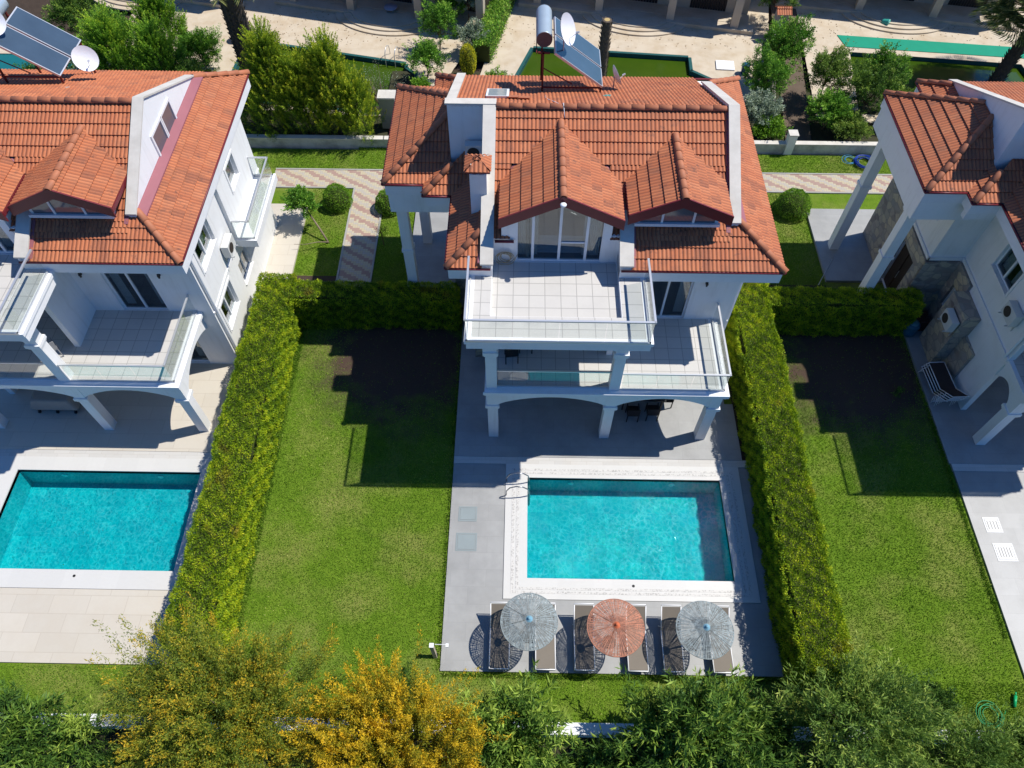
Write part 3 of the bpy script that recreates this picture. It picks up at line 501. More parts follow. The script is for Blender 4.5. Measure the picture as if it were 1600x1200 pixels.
    for r in ((-3.06, -1.67, -7.91, 1.89), (-1.67, 2.33, -6.42, 1.89), (2.33, 7.42, -7.91, 1.89), (-4.04, -3.06, -4.65, 1.89), (-5.47, -4.04, -4.12, 1.17)): b.box(*r, 6.8, 7.27)
    b.build('eaves_fascia', WHITE2, T)
    b = B(); g = .04; ze = ZE - .02
    for P in ([(-1.72, -7.965), (-3.14, -7.965), (-3.14, -4.73), (-4.12, -4.73), (-4.12, -4.19), (-5.54, -4.19), (-5.54, 1.24), (-4.12, 1.24), (-4.12, 1.97), (7.465, 1.95), (7.465, -7.965), (2.36, -7.965)],):
        for p, q in zip(P, P[1:]): b.tube([(*p, ze), (*q, ze)], g, 7)
    b.cut(); b.tube([(-1.6, -7.16, 7.72), (-1.0, -7.16, 7.72)], .05, 7); b.each('gutter', REDM, T, True)
    # --- tiled slopes
    def zf(y): return ZR - M55 * (YR - y)
    def zb(y): return ZR - (ZR - ZE) / (1.93 - YR) * (y - YR)
    polys = [
        ([(-1.68, YR, ZR), (5.75, YR, ZR), (5.75, -5.0, zf(-5)), (-1.68, -5.0, zf(-5))], (0, -1, -.5)), ([(-1.68, -5.001, zf(-5.001)), (-1.12, -5.001, zf(-5.001)), (-1.12, -7.12, zf(-7.12)), (-1.68, -7.12, zf(-7.12))], (0, -1, -.5)), ([(2.0, -5.001, zf(-5.001)), (5.75, -5.001, zf(-5.001)), (5.75, -7.12, zf(-7.12)), (2.0, -7.12, zf(-7.12))], (0, -1, -.5)),
        ([(2.7, -7.1, zf(-7.1)), (6.05, -6.55, 8.1), (7.45, -7.95, ZE), (2.7, -7.95, ZE)], (0, -1, -.5)),
        ([(-3.05, YR, ZR), (5.75, YR, ZR), (5.75, 1.93, ZE), (-3.05, 1.93, ZE)], (0, 1, -.5)),
        ([(6.05, -6.55, 8.1), (6.05, .53, 8.1), (7.45, 1.93, ZE), (7.45, -7.95, ZE)], (1, 0, -.5)),
        ([(5.75, .23, 8.27), (6.05, .53, 8.1), (7.45, 1.93, ZE), (5.75, 1.93, ZE)], (0, 1, -.5)),
        # porch
        ([(-5.5, -4.15, ZE), (-3.2, -1.85, 8.6), (-3.2, -1.1, 8.6), (-5.5, 1.2, ZE)], (-1, 0, -.5)),
        ([(-5.5, -4.15, ZE), (-3.2, -1.85, 8.6), (-3.2, -4.15, ZE)], (0, -1, -.5)),
        ([(-5.5, 1.2, ZE), (-3.2, -1.1, 8.6), (-3.2, 1.2, ZE)], (0, 1, -.5)),
        # middle step
        ([(-4.08, -4.69, ZE), (-1.98, -4.69, ZE), (-1.98, -3.36, 8.06), (-2.75, -3.36, 8.06)], (0, -1, -.5)),
        ([(-4.08, -4.69, ZE), (-3.2, -3.81, 7.81), (-3.2, 1.05, 7.81), (-4.08, 1.93, ZE)], (-1, 0, -.5)),
        ([(-4.08, 1.93, ZE), (-3.2, 1.05, 7.81), (-3.2, 1.93, ZE)], (0, 1, -.5)),
        # front west strip
        ([(-3.1, -7.95, ZE), (-1.98, -6.83, 7.946), (-1.98, -3.6, 7.946), (-3.1, -3.6, ZE)], (-1, 0, -.5)),
        ([(-3.1, -7.95, ZE), (-1.98, -6.83, 7.946), (-1.98, -7.95, ZE)], (0, -1, -.5))]
    rf = tiles('roof', polys, T)
    b = B(); hc = Vector((0, 0, .05))
    for p, q in [((7.45, -7.95, ZE), (6.0, -6.5, 8.13)), ((7.45, 1.93, ZE), (6.0, .48, 8.13)), ((-5.5, -4.15, ZE), (-3.2, -1.85, 8.6)), ((-5.5, 1.2, ZE), (-3.2, -1.1, 8.6)), ((-4.08, -4.69, ZE), (-3.15, -3.76, 7.84)), ((-3.1, -7.95, ZE), (-2.0, -6.85, 7.93)), ((-4.08, 1.93, ZE), (-3.25, 1.1, 7.8)), ((-1.6, YR, ZR), (5.7, YR, ZR))]: ridge(b, Vector(p) + hc, Vector(q) + hc); b.cut()
    b.each('ridge_tiles', RIDGE, rf, True)
    # --- gables and copings (raised walls)
    def gable(b, x0, x1, pts, zb0): b.prism([(x0, y, z) for y, z in pts] + [(x0, pts[-1][0], zb0), (x0, pts[0][0], zb0)], (x1 - x0, 0, 0))
    e = [(-6.67, 8.18), (YR, 9.98), (.45, 8.18)]; b = B(); gable(b, 5.75, 6.0, e, 7.27); b.cut()
    gable(b, -3.2, -3.0, [(-3.36, 9.93), (1.40, 7.76)], 7.27); b.box(-3.0, -1.68, -3.36, -3.16, 7.27, 9.93); gable(b, -2.0, -1.68, [(-7.9, 7.50), (-3.365, 9.93)], 6.72)
    b.cut(); gable(b, 2.33, 2.68, [(-7.9, 7.50), (-6.4, 8.33)], 6.72); b.each('gable_wall', WHITE, T)
    b = B()
    def cope(x0, x1, P, th=.06):
        for (y0, z0), (y1, z1) in zip(P, P[1:]): b.hexa([(x0, y0, z0), (x1, y0, z0), (x1, y1, z1), (x0, y1, z1), (x0, y0, z0 + th), (x1, y0, z0 + th), (x1, y1, z1 + th), (x0, y1, z1 + th)])
    cope(5.70, 6.05, [(-6.72, 8.155), (YR, 9.98), (.5, 8.155)]); b.cut(); cope(-3.26, -2.94, [(-3.14, 9.835), (1.45, 7.74)]); b.box(-3.26, -1.62, -3.42, -3.14, 9.93, 9.99); cope(-2.04, -1.63, [(-7.96, 7.47), (-3.425, 9.90)]); b.cut(); cope(2.29, 2.73, [(-7.96, 7.47), (-6.4, 8.33)])
    b.each('coping', CAP, T)
    b = B()  # flashings
    b.hexa([(6.0, -6.6, 8.13), (6.28, -6.85, 7.99), (6.28, .75, 7.99), (6.0, .5, 8.13), (6.0, -6.6, 8.2), (6.28, -6.85, 8.07), (6.28, .75, 8.07), (6.0, .5, 8.2)]).cut()
    b.hexa([(5.62, -6.9, zf(-6.9) + .03), (5.75, -6.9, zf(-6.9) + .03), (5.75, -3.5, zf(-3.5) + .03), (5.66, -3.5, zf(-3.5) + .03), (5.62, -6.9, zf(-6.9) + .07), (5.75, -6.9, zf(-6.9) + .07), (5.75, -3.5, zf(-3.5) + .07), (5.66, -3.5, zf(-3.5) + .07)]).cut()
    b.hexa([(2.68, -7.9, 7.37), (2.80, -7.9, 7.37), (2.80, -6.6, 8.08), (2.68, -6.6, 8.08), (2.68, -7.9, 7.42), (2.80, -7.9, 7.42), (2.80, -6.6, 8.13), (2.68, -6.6, 8.13)]).cut()
    b.hexa([(-2.12, -7.9, 7.5), (-2.0, -7.9, 7.5), (-2.0, -4.0, 8.0), (-2.12, -4.0, 7.95), (-2.12, -7.9, 7.54), (-2.0, -7.9, 7.56), (-2.0, -4.0, 8.1), (-2.12, -4.0, 8.0)]); b.each('flashing', MAUVE, T)
    # gable windows
    for y0 in (-3.88, -2.86):
        b = B(); z0, z1, y1 = 8.10, 8.90, y0 + .86
        sh = .0
        b.box(6.0, 6.13, y0 - .09, y1 + .09, z0 - .1, z0).box(6.0, 6.05, y0 - .09, y0, z0, z1 + .09).box(6.0, 6.05, y1, y1 + .09, z0, z1 + .09).box(6.0, 6.05, y0, y1, z1, z1 + .09); f = b.build('window', FRAME, T)
        b = B(); b.box(6.001, 6.012, y0, y1, z0, z1); b.build('pane', simple('dark_glass', (.10, .11, .13), .08, .2, spec=.9) if 'dark_glass' not in bpy.data.materials else bpy.data.materials['dark_glass'], f)
    # --- dormers
    def dormer(xm, hw, zr, zev, yf, yw, yr0, z0, big):
        t = None; m = (zr - zev) / hw
        ye = YR - (ZR - zev) / M55; P = [([(xm, yf, zr), (xm, yr0, zr), (xm - hw, ye, zev), (xm - hw, yf, zev)], (-1, 0, -m)), ([(xm, yf, zr), (xm, yr0, zr), (xm + hw, ye, zev), (xm + hw, yf, zev)], (1, 0, -m))]
        d = tiles('dormer', P, T); b = B(); ridge(b, (xm, yf - .02, zr + .05), (xm, yr0, zr + .05)); b.build('ridge_tiles', RIDGE, d, True)
        b = B(); th = .30
        for s in (-1, 1):
            b.prism([(xm, yf - .03, zr + .085), (xm + s * (hw + .03), yf - .03, zev + .085), (xm + s * (hw + .03), yf - .03, zev - th), (xm, yf - .03, zr - th)], (0, .05, 0))
            b.hexa([(xm + s * hw, yf, zev - .12), (xm + s * (hw + .04), yf, zev - .12), (xm + s * (hw + .04), ye, zev - .12), (xm + s * hw, ye, zev - .12), (xm + s * hw, yf, zev + .02), (xm + s * (hw + .04), yf, zev + .02), (xm + s * (hw + .04), ye, zev + .02), (xm + s * hw, ye, zev + .02)])
            # soffit boards and valley flashing
            b.prism([(xm, yf, zr - .06), (xm + s * hw, yf, zev - .06), (xm + s * hw, yf, zev - .11), (xm, yf, zr - .11)], (0, yw - yf, 0))
        b.build('bargeboard', REDM, d)
        b = B()
        for s in (-1, 1):
            a = Vector((xm, yr0 + .02, zr)); c = Vector((xm + s * (hw + .02), ye, zev)); k = (c - a).normalized(); nrm = Vector((0, M55, 1)).normalized() ; sd = k.cross(nrm).normalized() * (.07) * -s
            q = [a + nrm * .03, c + nrm * .03, c + sd * 1.2 + nrm * .06, a + sd * .3 + nrm * .06]; b.poly([tuple(x) for x in q])
        b.build('valley_flashing', MAUVE, d)
        # front wall with gable shaped glazing
        iw = hw - .28; b = B(); ztop = lambda x: zr - .12 - m * abs(x - xm)
        if big:
            gw = hw - .52; Z0 = 6.74; zt = lambda x: ztop(x) - .07
            b.prism([(xm - iw, yw, Z0), (xm - gw, yw, Z0), (xm - gw, yw, zt(xm - gw)), (xm - gw, yw, ztop(xm - gw)), (xm - iw, yw, ztop(xm - iw))], (0, .15, 0)); b.cut(); b.prism([(xm + gw, yw, Z0), (xm + iw, yw, Z0), (xm + iw, yw, ztop(xm + iw)), (xm + gw, yw, ztop(xm + gw))], (0, .15, 0))
            b.box(xm - hw + .05, xm - iw, yw + .02, yw + .12, Z0, ztop(xm - hw + .05)); b.box(xm + iw, 2.33, yw + .02, yw + .12, Z0, 7.9); b.box(-1.68, xm - hw + .05, yw + .02, yw + .12, Z0, 7.75)
            b.cut()
            for s in (-1, 1): b.prism([(xm + s * iw, yw + .15, 7.2), (xm + s * iw, yw + .15, ztop(xm + iw)), (xm + s * iw, ye - .1, ztop(xm + iw)), (xm + s * iw, ye - .1, 7.2)], (-s * .08, 0, 0))
            b.each('dormer_wall', WHITE, d)
            fr = B(); xs = [xm - gw, xm - gw * .62, xm, xm + gw * .62, xm + gw]
            for x in xs: hwid = .04 if x in (xs[0], xs[-1]) else .042; zz = zt(x) - .02; fr.box(x - hwid, x + hwid, yw + .03, yw + .12, Z0, zz)
            fr.box(xm - gw, xm + gw, yw + .035, yw + .115, Z0, Z0 + .07); fr.box(xm + .06, xm + gw * .62 - .05, yw + .04, yw + .1, 7.55, 7.60)
            for s in (-1, 1): fr.hexa([(xm, yw + .03, zt(xm) - .09), (xm + s * gw, yw + .03, zt(xm + gw) - .09), (xm + s * gw, yw + .12, zt(xm + gw) - .09), (xm, yw + .12, zt(xm) - .09), (xm, yw + .03, zt(xm) + .07), (xm + s * gw, yw + .03, zt(xm + gw) + .07), (xm + s * gw, yw + .12, zt(xm + gw) + .07), (xm, yw + .12, zt(xm) + .07)])
            f = fr.build('french_window', FRAME, d); g = B(); g.prism([(xm - gw, yw + .07, Z0 + .07), (xm + gw, yw + .07, Z0 + .07), (xm + gw, yw + .07, zt(xm + gw)), (xm, yw + .07, zt(xm)), (xm - gw, yw + .07, zt(xm - gw))], (0, .006, 0)); g.build('pane', WGLASS, f)
            c = B()
            for s0, s1, sw in ((xm - gw + .06, xm - gw * .5, .0), (xm + gw * .55, xm + gw - .06, .0)):
                for i in range(16):
                    a = s0 + (s1 - s0) * i / 16; e2 = s0 + (s1 - s0) * (i + 1) / 16; y0 = yw + .3 + .04 * (i % 2); y1 = yw + .3 + .04 * ((i + 1) % 2); c.poly([(a, y0, Z0), (e2, y1, Z0), (e2, y1, zt(e2) - .05), (a, y0, zt(a) - .05)])
            c.build('curtain', CURT, f)
            r = B(); r.box(-1.6, 2.25, -6.9, -3.6, 6.6, 6.72); r.build('room_floor', RFLOOR, d); r = B(); r.box(-1.6, 2.25, -3.7, -3.6, 6.72, 9.0).box(-1.66, -1.6, -6.9, -3.6, 6.72, 7.9).box(2.25, 2.31, -6.9, -3.6, 6.72, 7.9).box(-.6, -.5, -6.9, -5.6, 6.72, 8.3); r.build('room_wall', INT, d)
            l = B(); l.lathe((xm, yf - .14, zr - .12), [(.02, -.05), (.09, -.03), (.1, 0), (.07, .03), (0.01, .04)], 14); l.tube([(xm, yf - .02, zr - .2), (xm, yf - .14, zr - .2), (xm, yf - .14, zr - .14)], .02, 6); l.build('wall_lamp', FRAME, d, True)
        else:
            zs = 8.16; b.prism([(xm - iw, yw, zs), (xm + iw, yw, zs), (xm + iw, yw, ztop(xm + iw)), (xm, yw, ztop(xm)), (xm - iw, yw, ztop(xm - iw))], (0, .04, 0)); 
            b.cut()
            for s in (-1, 1): b.prism([(xm + s * iw, yw + .04, 7.9), (xm + s * iw, yw + .04, ztop(xm + iw)), (xm + s * iw, ye - .1, ztop(xm + iw)), (xm + s * iw, ye - .1, 8.2)], (-s * .08, 0, 0))
            b.each('dormer_wall', WHITE, d)
            gw = iw - .12; zt = lambda x: ztop(x) - .08; g = B(); g.prism([(xm - gw, yw - .02, zs + .1), (xm + gw, yw - .02, zs + .1), (xm + gw, yw - .02, max(zs + .12, zt(xm + gw))), (xm, yw - .02, zt(xm)), (xm - gw, yw - .02, max(zs + .12, zt(xm - gw)))], (0, .015, 0))
            fr = B(); fr.box(xm - iw - .05, xm + iw + .05, yw - .10, yw - .001, zs - .02, zs + .09)
            for x in (xm - gw * .42, xm + gw * .42): fr.box(x - .035, x + .035, yw - .05, yw - .021, zs + .09, zt(x))
            f = fr.build('window', FRAME, d); g.build('pane', bpy.data.materials['dark_glass'], f)
        return d
    dormer(.44, 1.88, 9.62, 8.68, -7.25, -7.08, -3.78, 0, True); dormer(4.05, 1.55, 9.43, 8.72, -7.05, -6.75, -4.13, 0, False)
    b = B(); b.box(2.36, 2.64, -6.38, -5.9, 7.9, 8.4); b.build('flashing', MAUVE, T)
    # --- chimney
    b = B(); b.box(-2.38, -1.86, -6.0, -5.42, 7.55, 9.36); b.box(-2.36, -2.28, -5.98, -5.44, 9.36, 9.52).box(-1.96, -1.88, -5.98, -5.44, 9.36, 9.52).box(-2.17, -2.07, -5.98, -5.44, 9.36, 9.52); ch = b.build('chimney', WHITE, T)
    cx, cy, q = -2.12, -5.71, .38; ap = (cx, cy, 9.80); c4 = [(cx - q, cy - q, 9.52), (cx + q, cy - q, 9.52), (cx + q, cy + q, 9.52), (cx - q, cy + q, 9.52)]
    tiles('chimney_cap', [([c4[i], c4[(i + 1) % 4], ap], ((0, -1, -.5), (1, 0, -.5), (0, 1, -.5), (-1, 0, -.5))[i]) for i in range(4)], ch); b = B(); b.box(cx - q, cx + q, cy - q, cy + q, 9.47, 9.515); b.build('cap_slab', REDM, ch)
    # --- terrace
    b = B(); b.box(-1.68, 2.33, -9.52, -6.9, 6.42, 6.72); b.box(-2.39, 3.17, -10.44, -9.52, 6.5, 6.94).box(-2.39, -1.68, -9.52, -7.88, 6.5, 6.94).box(2.33, 3.17, -9.52, -7.88, 6.5, 6.94); b.box(-2.44, 3.22, -10.50, -10.44, 6.80, 6.93).box(-2.44, -2.39, -10.44, -7.88, 6.80, 6.93).box(3.17, 3.22, -10.44, -7.88, 6.80, 6.93); b.build('terrace_slab', WHITE2, T)
    b = B(); b.box(-1.67, 2.32, -9.51, -7.1, 6.72, 6.725).cut().box(-2.22, 3.0, -10.32, -9.53, 6.94, 6.945).box(-2.22, -1.69, -9.53, -7.88, 6.94, 6.945).box(2.35, 3.0, -9.53, -7.88, 6.94, 6.945); b.each('terrace_tiles', TERR, T)
    railing(T, [(-2.36, -8.05), (-2.36, -10.49), (3.1, -10.49), (3.1, -8.05)], 6.97, 7.95)
    # beams and columns
    b = B(); arch(b, 'y', -9.82, -9.48, -1.5, 2.29, 6.42, 5.6, 6.12); b.box(-1.95, -1.5, -9.84, -9.46, 5.5, 6.42).box(2.29, 2.69, -9.84, -9.46, 5.5, 6.42)
    arch(b, 'x', -1.93, -1.55, -9.46, -8.25, 6.42, 5.6, 6.05); arch(b, 'x', 2.31, 2.5, -9.46, -8.33, 6.42, 5.6, 6.05); b.cut()
    arch(b, 'y', -9.82, -9.46, -1.5, 2.29, 3.1, 2.35, 2.86); arch(b, 'y', -9.82, -9.46, 2.67, 5.92, 3.1, 2.35, 2.86); b.box(-1.9, -1.5, -9.84, -9.44, 2.3, 3.1).box(2.29, 2.67, -9.84, -9.44, 2.3, 3.1).box(5.92, 6.3, -9.84, -9.44, 2.3, 3.1)
    arch(b, 'x', 5.94, 6.28, -9.44, -6.65, 3.1, 2.35, 2.86); arch(b, 'x', -1.88, -1.52, -9.44, -8.25, 3.1, 2.35, 2.8); b.each('arched_beam', WHITE, T)
    for x in (-1.70, 2.48): column(T, x, -9.65, 3.36, 5.5, .36)
    for x in (-1.70, 2.48, 6.11): column(T, x, -9.63, 0, 2.3, .36)
    # balcony
    b = B(); b.box(-1.95, 6.36, -9.95, -6.65, 3.1, 3.35); b.box(-2.0, 6.42, -10.0, -9.95, 3.2, 3.34).box(6.36, 6.42, -9.95, -6.66, 3.2, 3.34); b.build('balcony_slab', WHITE2, T)
    b = B(); b.box(-1.8, 6.1, -9.7, -6.66, 3.352, 3.356); b.build('balcony_tiles', TERR, T)
    railing(T, [(2.7, -9.78), (6.24, -9.78), (6.24, -6.7)], 3.39, 4.3); railing(T, [(-1.5, -9.72), (2.28, -9.72)], 3.39, 4.3)
    # side balcony on the east wall
    b = B(); b.box(6.8, 7.66, -3.05, .75, 3.1, 3.35).box(7.6, 7.7, -3.1, .8, 3.05, 3.4).box(6.8, 7.6, -3.1, -3.0, 3.05, 3.4); b.build('side_balcony', WHITE2, T); railing(T, [(6.82, .68), (7.6, .68), (7.6, -3.0), (6.82, -3.0)], 3.42, 4.32)
    b = B(); b.box(6.8, 6.95, -3.05, -2.95, 3.4, 6.75); b.cut(); b.tube([(6.88, -6.5, 0), (6.88, -6.5, 6.8)], .05, 8); b.cut(); b.tube([(-2.03, -8.1, 3.3), (-2.03, -8.1, 6.8)], .045, 8); b.each('downpipe', WHITE2, T)
    # porch
    b = B(); b.box(-5.42, -5.1, -4.05, 1.12, 5.95, 6.8).box(-5.1, -3.4, -4.05, -3.75, 5.95, 6.8).box(-5.1, -3.4, .8, 1.12, 5.95, 6.8); b.box(-4.0, -3.0, -4.6, -4.35, 6.5, 6.8); b.build('porch_beam', WHITE, T)
    column(T, -5.12, -3.52, 0, 5.95, .38, mid=3.55); column(T, -5.0, .4, 0, 5.95, .40, mid=3.55)
    # skylight
    zz = lambda y: zb(y)
    b = B(); y0, y1 = -2.45, -1.55; y0, y1 = -2.2, -.95; b.hexa([(-2.02, y0, zz(y0) + .03), (-1.25, y0, zz(y0) + .03), (-1.25, y1, zz(y1) + .03), (-2.02, y1, zz(y1) + .03), (-2.02, y0, zz(y0) + .13), (-1.25, y0, zz(y0) + .13), (-1.25, y1, zz(y1) + .13), (-2.02, y1, zz(y1) + .13)]); sk = b.build('skylight', FRAME, T)
    b = B(); b.hexa([(-1.94, y0 + .08, zz(y0 + .08) + .13), (-1.33, y0 + .08, zz(y0 + .08) + .13), (-1.33, y1 - .08, zz(y1 - .08) + .13), (-1.94, y1 - .08, zz(y1 - .08) + .13), (-1.94, y0 + .08, zz(y0 + .08) + .14), (-1.33, y0 + .08, zz(y0 + .08) + .14), (-1.33, y1 - .08, zz(y1 - .08) + .14), (-1.94, y1 - .08, zz(y1 - .08) + .14)]); b.build('pane', simple('milky_glass', (.30, .36, .38), .1, .1, spec=.8), sk)
    for x, z, c in ((5.62, 5.35, 1), (2.9, 5.35, 1)):
        b = B(); b.tube([(x, -6.66, z), (x, -6.76, z)], .05, 10); b.tube([(x, -6.74, z - .09), (x, -6.74, z + .09)], .035, 8); b.build('wall_lamp', BLACK, T)
    return T
VILLA = make_villa(); VILLA['label'] = 'white villa with two roof terraces of glass railing behind the umbrella pool'
VL = copy_tree(VILLA); VL.location = (LX, .03, 0); VL['label'] = 'white villa on beige tiles whose sunlit gable wall shows two small windows'
VR = copy_tree(VILLA, skip=('skylight',)); VR.location = (RX, -.04, 0); VR['label'] = 'white villa cut by the frame, shaded stone-clad side with tall porch columns'
# ================= HEDGES =================
CORE = simple('hedge_twigs', (.05, .065, .015), .95, .3, 6)
def hedge(label, longb, cross):
    t = empty('hedge', (0, 0, 0), label, 'hedge', 'clipped hedges between the plots'); x0, x1, y0, y1, z = longb; a0, a1, c0, c1, zc = cross
    b = B(); i = .13; b.box(x0 + i, x1 - i, y0 + i, y1 - i, -.12, z - i).box(x1 - i, a1 - i, c0 + i, c1 - i, -.12, zc - i); b.build('branches', CORE, t)
    bx = [(x0, x1, y0, y1, -.05, z, 'z'), (x0, x1, y0, y1, -.05, z, 'xXyY'), (x1, a1, c0, c1, -.05, zc, 'z'), (x1, a1, c0, c1, -.05, zc, 'XyY')]
    hedge_mesh('foliage', bx, L_HEDGE, t, 1900, .08, .027, .085); return t
hedge('tall clipped hedge between the beige-tiled plot and the lawn, with a wing behind the lawn', (-11.35, -9.95, -18.1, -3.45, 1.9), (-11.3, -3.35, -4.65, -3.78, 1.85))
hedge('tall clipped hedge beside the umbrella pool deck, with a wing reaching to the stone-clad house', (7.75, 9.15, -18.6, -3.45, 1.9), (7.8, 15.3, -4.65, -3.78, 1.85))
# ================= SOLAR WATER HEATERS AND DISHES =================
PANEL = simple('solar_glass', (.055, .085, .12), .12, .25, 1.2, 3, spec=.9); TANK = simple('tank_steel', (.42, .50, .55), .38, .12, 4, metal=.35); DISHM = simple('dish_white', (.74, .75, .78), .4, .06, 3)
def heater(loc, label, dy=0):
    t = empty('solar_water_heater', loc, label, 'solar heater', 'solar water heaters on the roofs')
    A = Vector((.28, 0, 10.22)); E = Vector((1.97, 0, 8.98)); d = (E - A); nrm = Vector((-d.z, 0, d.x)).normalized()
    nrm = nrm if nrm.z > 0 else -nrm
    for y0 in (-1.0 + dy, .12 + dy):
        q = [A + Vector((0, y0, 0)), E + Vector((0, y0, 0)), E + Vector((0, y0 + 1.04, 0)), A + Vector((0, y0 + 1.04, 0))]
        b = B(); b.hexa([tuple(x - nrm * .08) for x in q] + [tuple(x) for x in q]); p = b.build('collector_frame', STEEL, t)
        ins = [A.lerp(E, .02) + Vector((0, y0 + .035, 0)), A.lerp(E, .98) + Vector((0, y0 + .035, 0)), A.lerp(E, .98) + Vector((0, y0 + 1.005, 0)), A.lerp(E, .02) + Vector((0, y0 + 1.005, 0))]
        b = B(); b.hexa([tuple(x + nrm * .001) for x in ins] + [tuple(x + nrm * .006) for x in ins]); b.build('pane', PANEL, p)
    b = B(); b.tube([(-.1, -.62 + dy, 10.45), (-.1, -.58 + dy, 10.45), (-.1, .95 + dy, 10.45), (-.1, 1.0 + dy, 10.45)], .27, 24); tk = b.build('tank', TANK, t, True)
    b = B(); b.tube([(-.1, -.625 + dy, 10.45), (-.1, -.645 + dy, 10.45)], .265, 24); b.build('end_cap', simple('rusty_end', (.16, .09, .07), .7, .4, 8), tk)
    for x, y, z in ((-.12, -.9, 10.2), (-.12, 1.0, 10.2), (1.9, -.95, 8.95), (1.9, 1.1, 8.95)):
        zr = ZR - .473 * (y + dy - YR); b = B(); b.box(x - .03, x + .03, y + dy - .03, y + dy + .03, zr - .02, z); b.build('leg', RUST, t)
    b = B(); b.box(-.3, .1, -.93 + dy, -.87 + dy, 10.12, 10.18).box(-.15, 1.95, -.98 + dy, -.94 + dy, 8.88, 8.93).box(-.36, -.33, -.9 + dy, 1 + dy, 10.1, 10.15); b.tube([(-.12, 1.0 + dy, 10.0), (1.9, 1.1 + dy, 8.9)], .02, 6); b.tube([(-.12, -.9 + dy, 9.6), (.9, -.9 + dy, 9.0)], .02, 6); b.build('brace', RUST, t); return t
heater((0, 0, 0), 'solar water heater with round tank end and two blue panels on the middle villa roof'); heater((LX, 0, 0), 'solar water heater with two grey panels on the roof of the beige-tiled villa', .25)
def dish(loc, aim, r, label, mast):
    t = empty('satellite_dish', loc, label, 'satellite dish', 'satellite dishes'); a = Vector(aim).normalized(); u = a.orthogonal().normalized(); v = a.cross(u); b = B(); N = 24; M = 5; o = a * .0
    vs = []; fs = []
    for lay in (0, .015):
        for i in range(M + 1):
            rr = r * i / M
            for k in range(N): th = 2 * math.pi * k / N; vs.append(tuple(a * (rr * rr / r * .28 - lay) + u * math.cos(th) * rr + v * math.sin(th) * rr * 1.05))
    for L0 in (0, (M + 1) * N):
        for i in range(M):
            for k in range(N): q = (L0 + i * N + k, L0 + i * N + (k + 1) % N, L0 + (i + 1) * N + (k + 1) % N, L0 + (i + 1) * N + k); fs.append(q if L0 else q[::-1])
    b.add(vs, fs); b.build('reflector', DISHM, t, True); b = B(); b.tube([tuple(-u * 0 - Vector((0, 0, mast))), (0, 0, -.05), tuple(-a * .06)], .025, 8); b.build('mast', STEEL, t)
    f = a * r * 1.0 + Vector((0, 0, -r * .35)); b = B(); b.tube([tuple(Vector((0, 0, -r * .9)) * .9 + a * .1), tuple(f)], .014, 6); b.tube([tuple(f - a * .05), tuple(f + a * .06)], .035, 8); b.build('feed_arm', STEEL, t); return t
dish((.55, -.55, 10.75), (.75, -.3, .35), .50, 'large white satellite dish above the round tank end of the middle solar heater', 1.0)
dish((2.42, -.35, 8.95), (.9, .25, .35), .36, 'small satellite dish seen edge-on at the foot of the middle solar panels', .5)
dish((LX + 2.45, .30, 8.95), (.55, -.55, .5), .42, 'white satellite dish at the lower end of the grey solar panels', .6)
dish((LX + .2, -.2, 10.6), (.6, -.6, .5), .45, 'white satellite dish over the grey solar panels at the photo edge', 1.0)
# ================= AIR CONDITIONERS =================
ACM = simple('ac_casing', (.60, .60, .57), .5, .08)
def ac(loc, rz, label, mat=ACM):
    t = empty('air_conditioner', loc, label, 'air conditioner', 'outdoor air conditioner units', rz)
    b = B(); b.box(-.38, .38, -.02, -.30, 0, .55); b.build('casing', mat, t, bevel=.015)
    b = B(); b.tube([(-.1, -.302, .28), (-.1, -.312, .28)], .2, 20); b.build('fan_grille', DARK, t)
    for x in (-.3, .3): b = B(); b.box(x - .02, x + .02, 0, -.38, -.05, -.005).box(x - .02, x + .02, 0.0, -.02, -.3, -.05); b.build('bracket', STEEL, t)
    return t
ac((LX + 6.82, -3.95, 3.75), math.pi / 2, 'air conditioner on the sunlit east wall of the beige-tiled villa'); ac((-2.3, -3.42, 8.05), 0, 'pale air conditioner on the chimney-side roof in front of the blue-shaded wall')
ac((RX - 2.6, -5.75, 2.1), -math.pi / 2, 'beige air conditioner mounted above the rubble stone pier'); ac((RX - 1.96, -7.2, 4.3), -math.pi / 2, 'upper air conditioner with round dark fan on the shaded white wall')
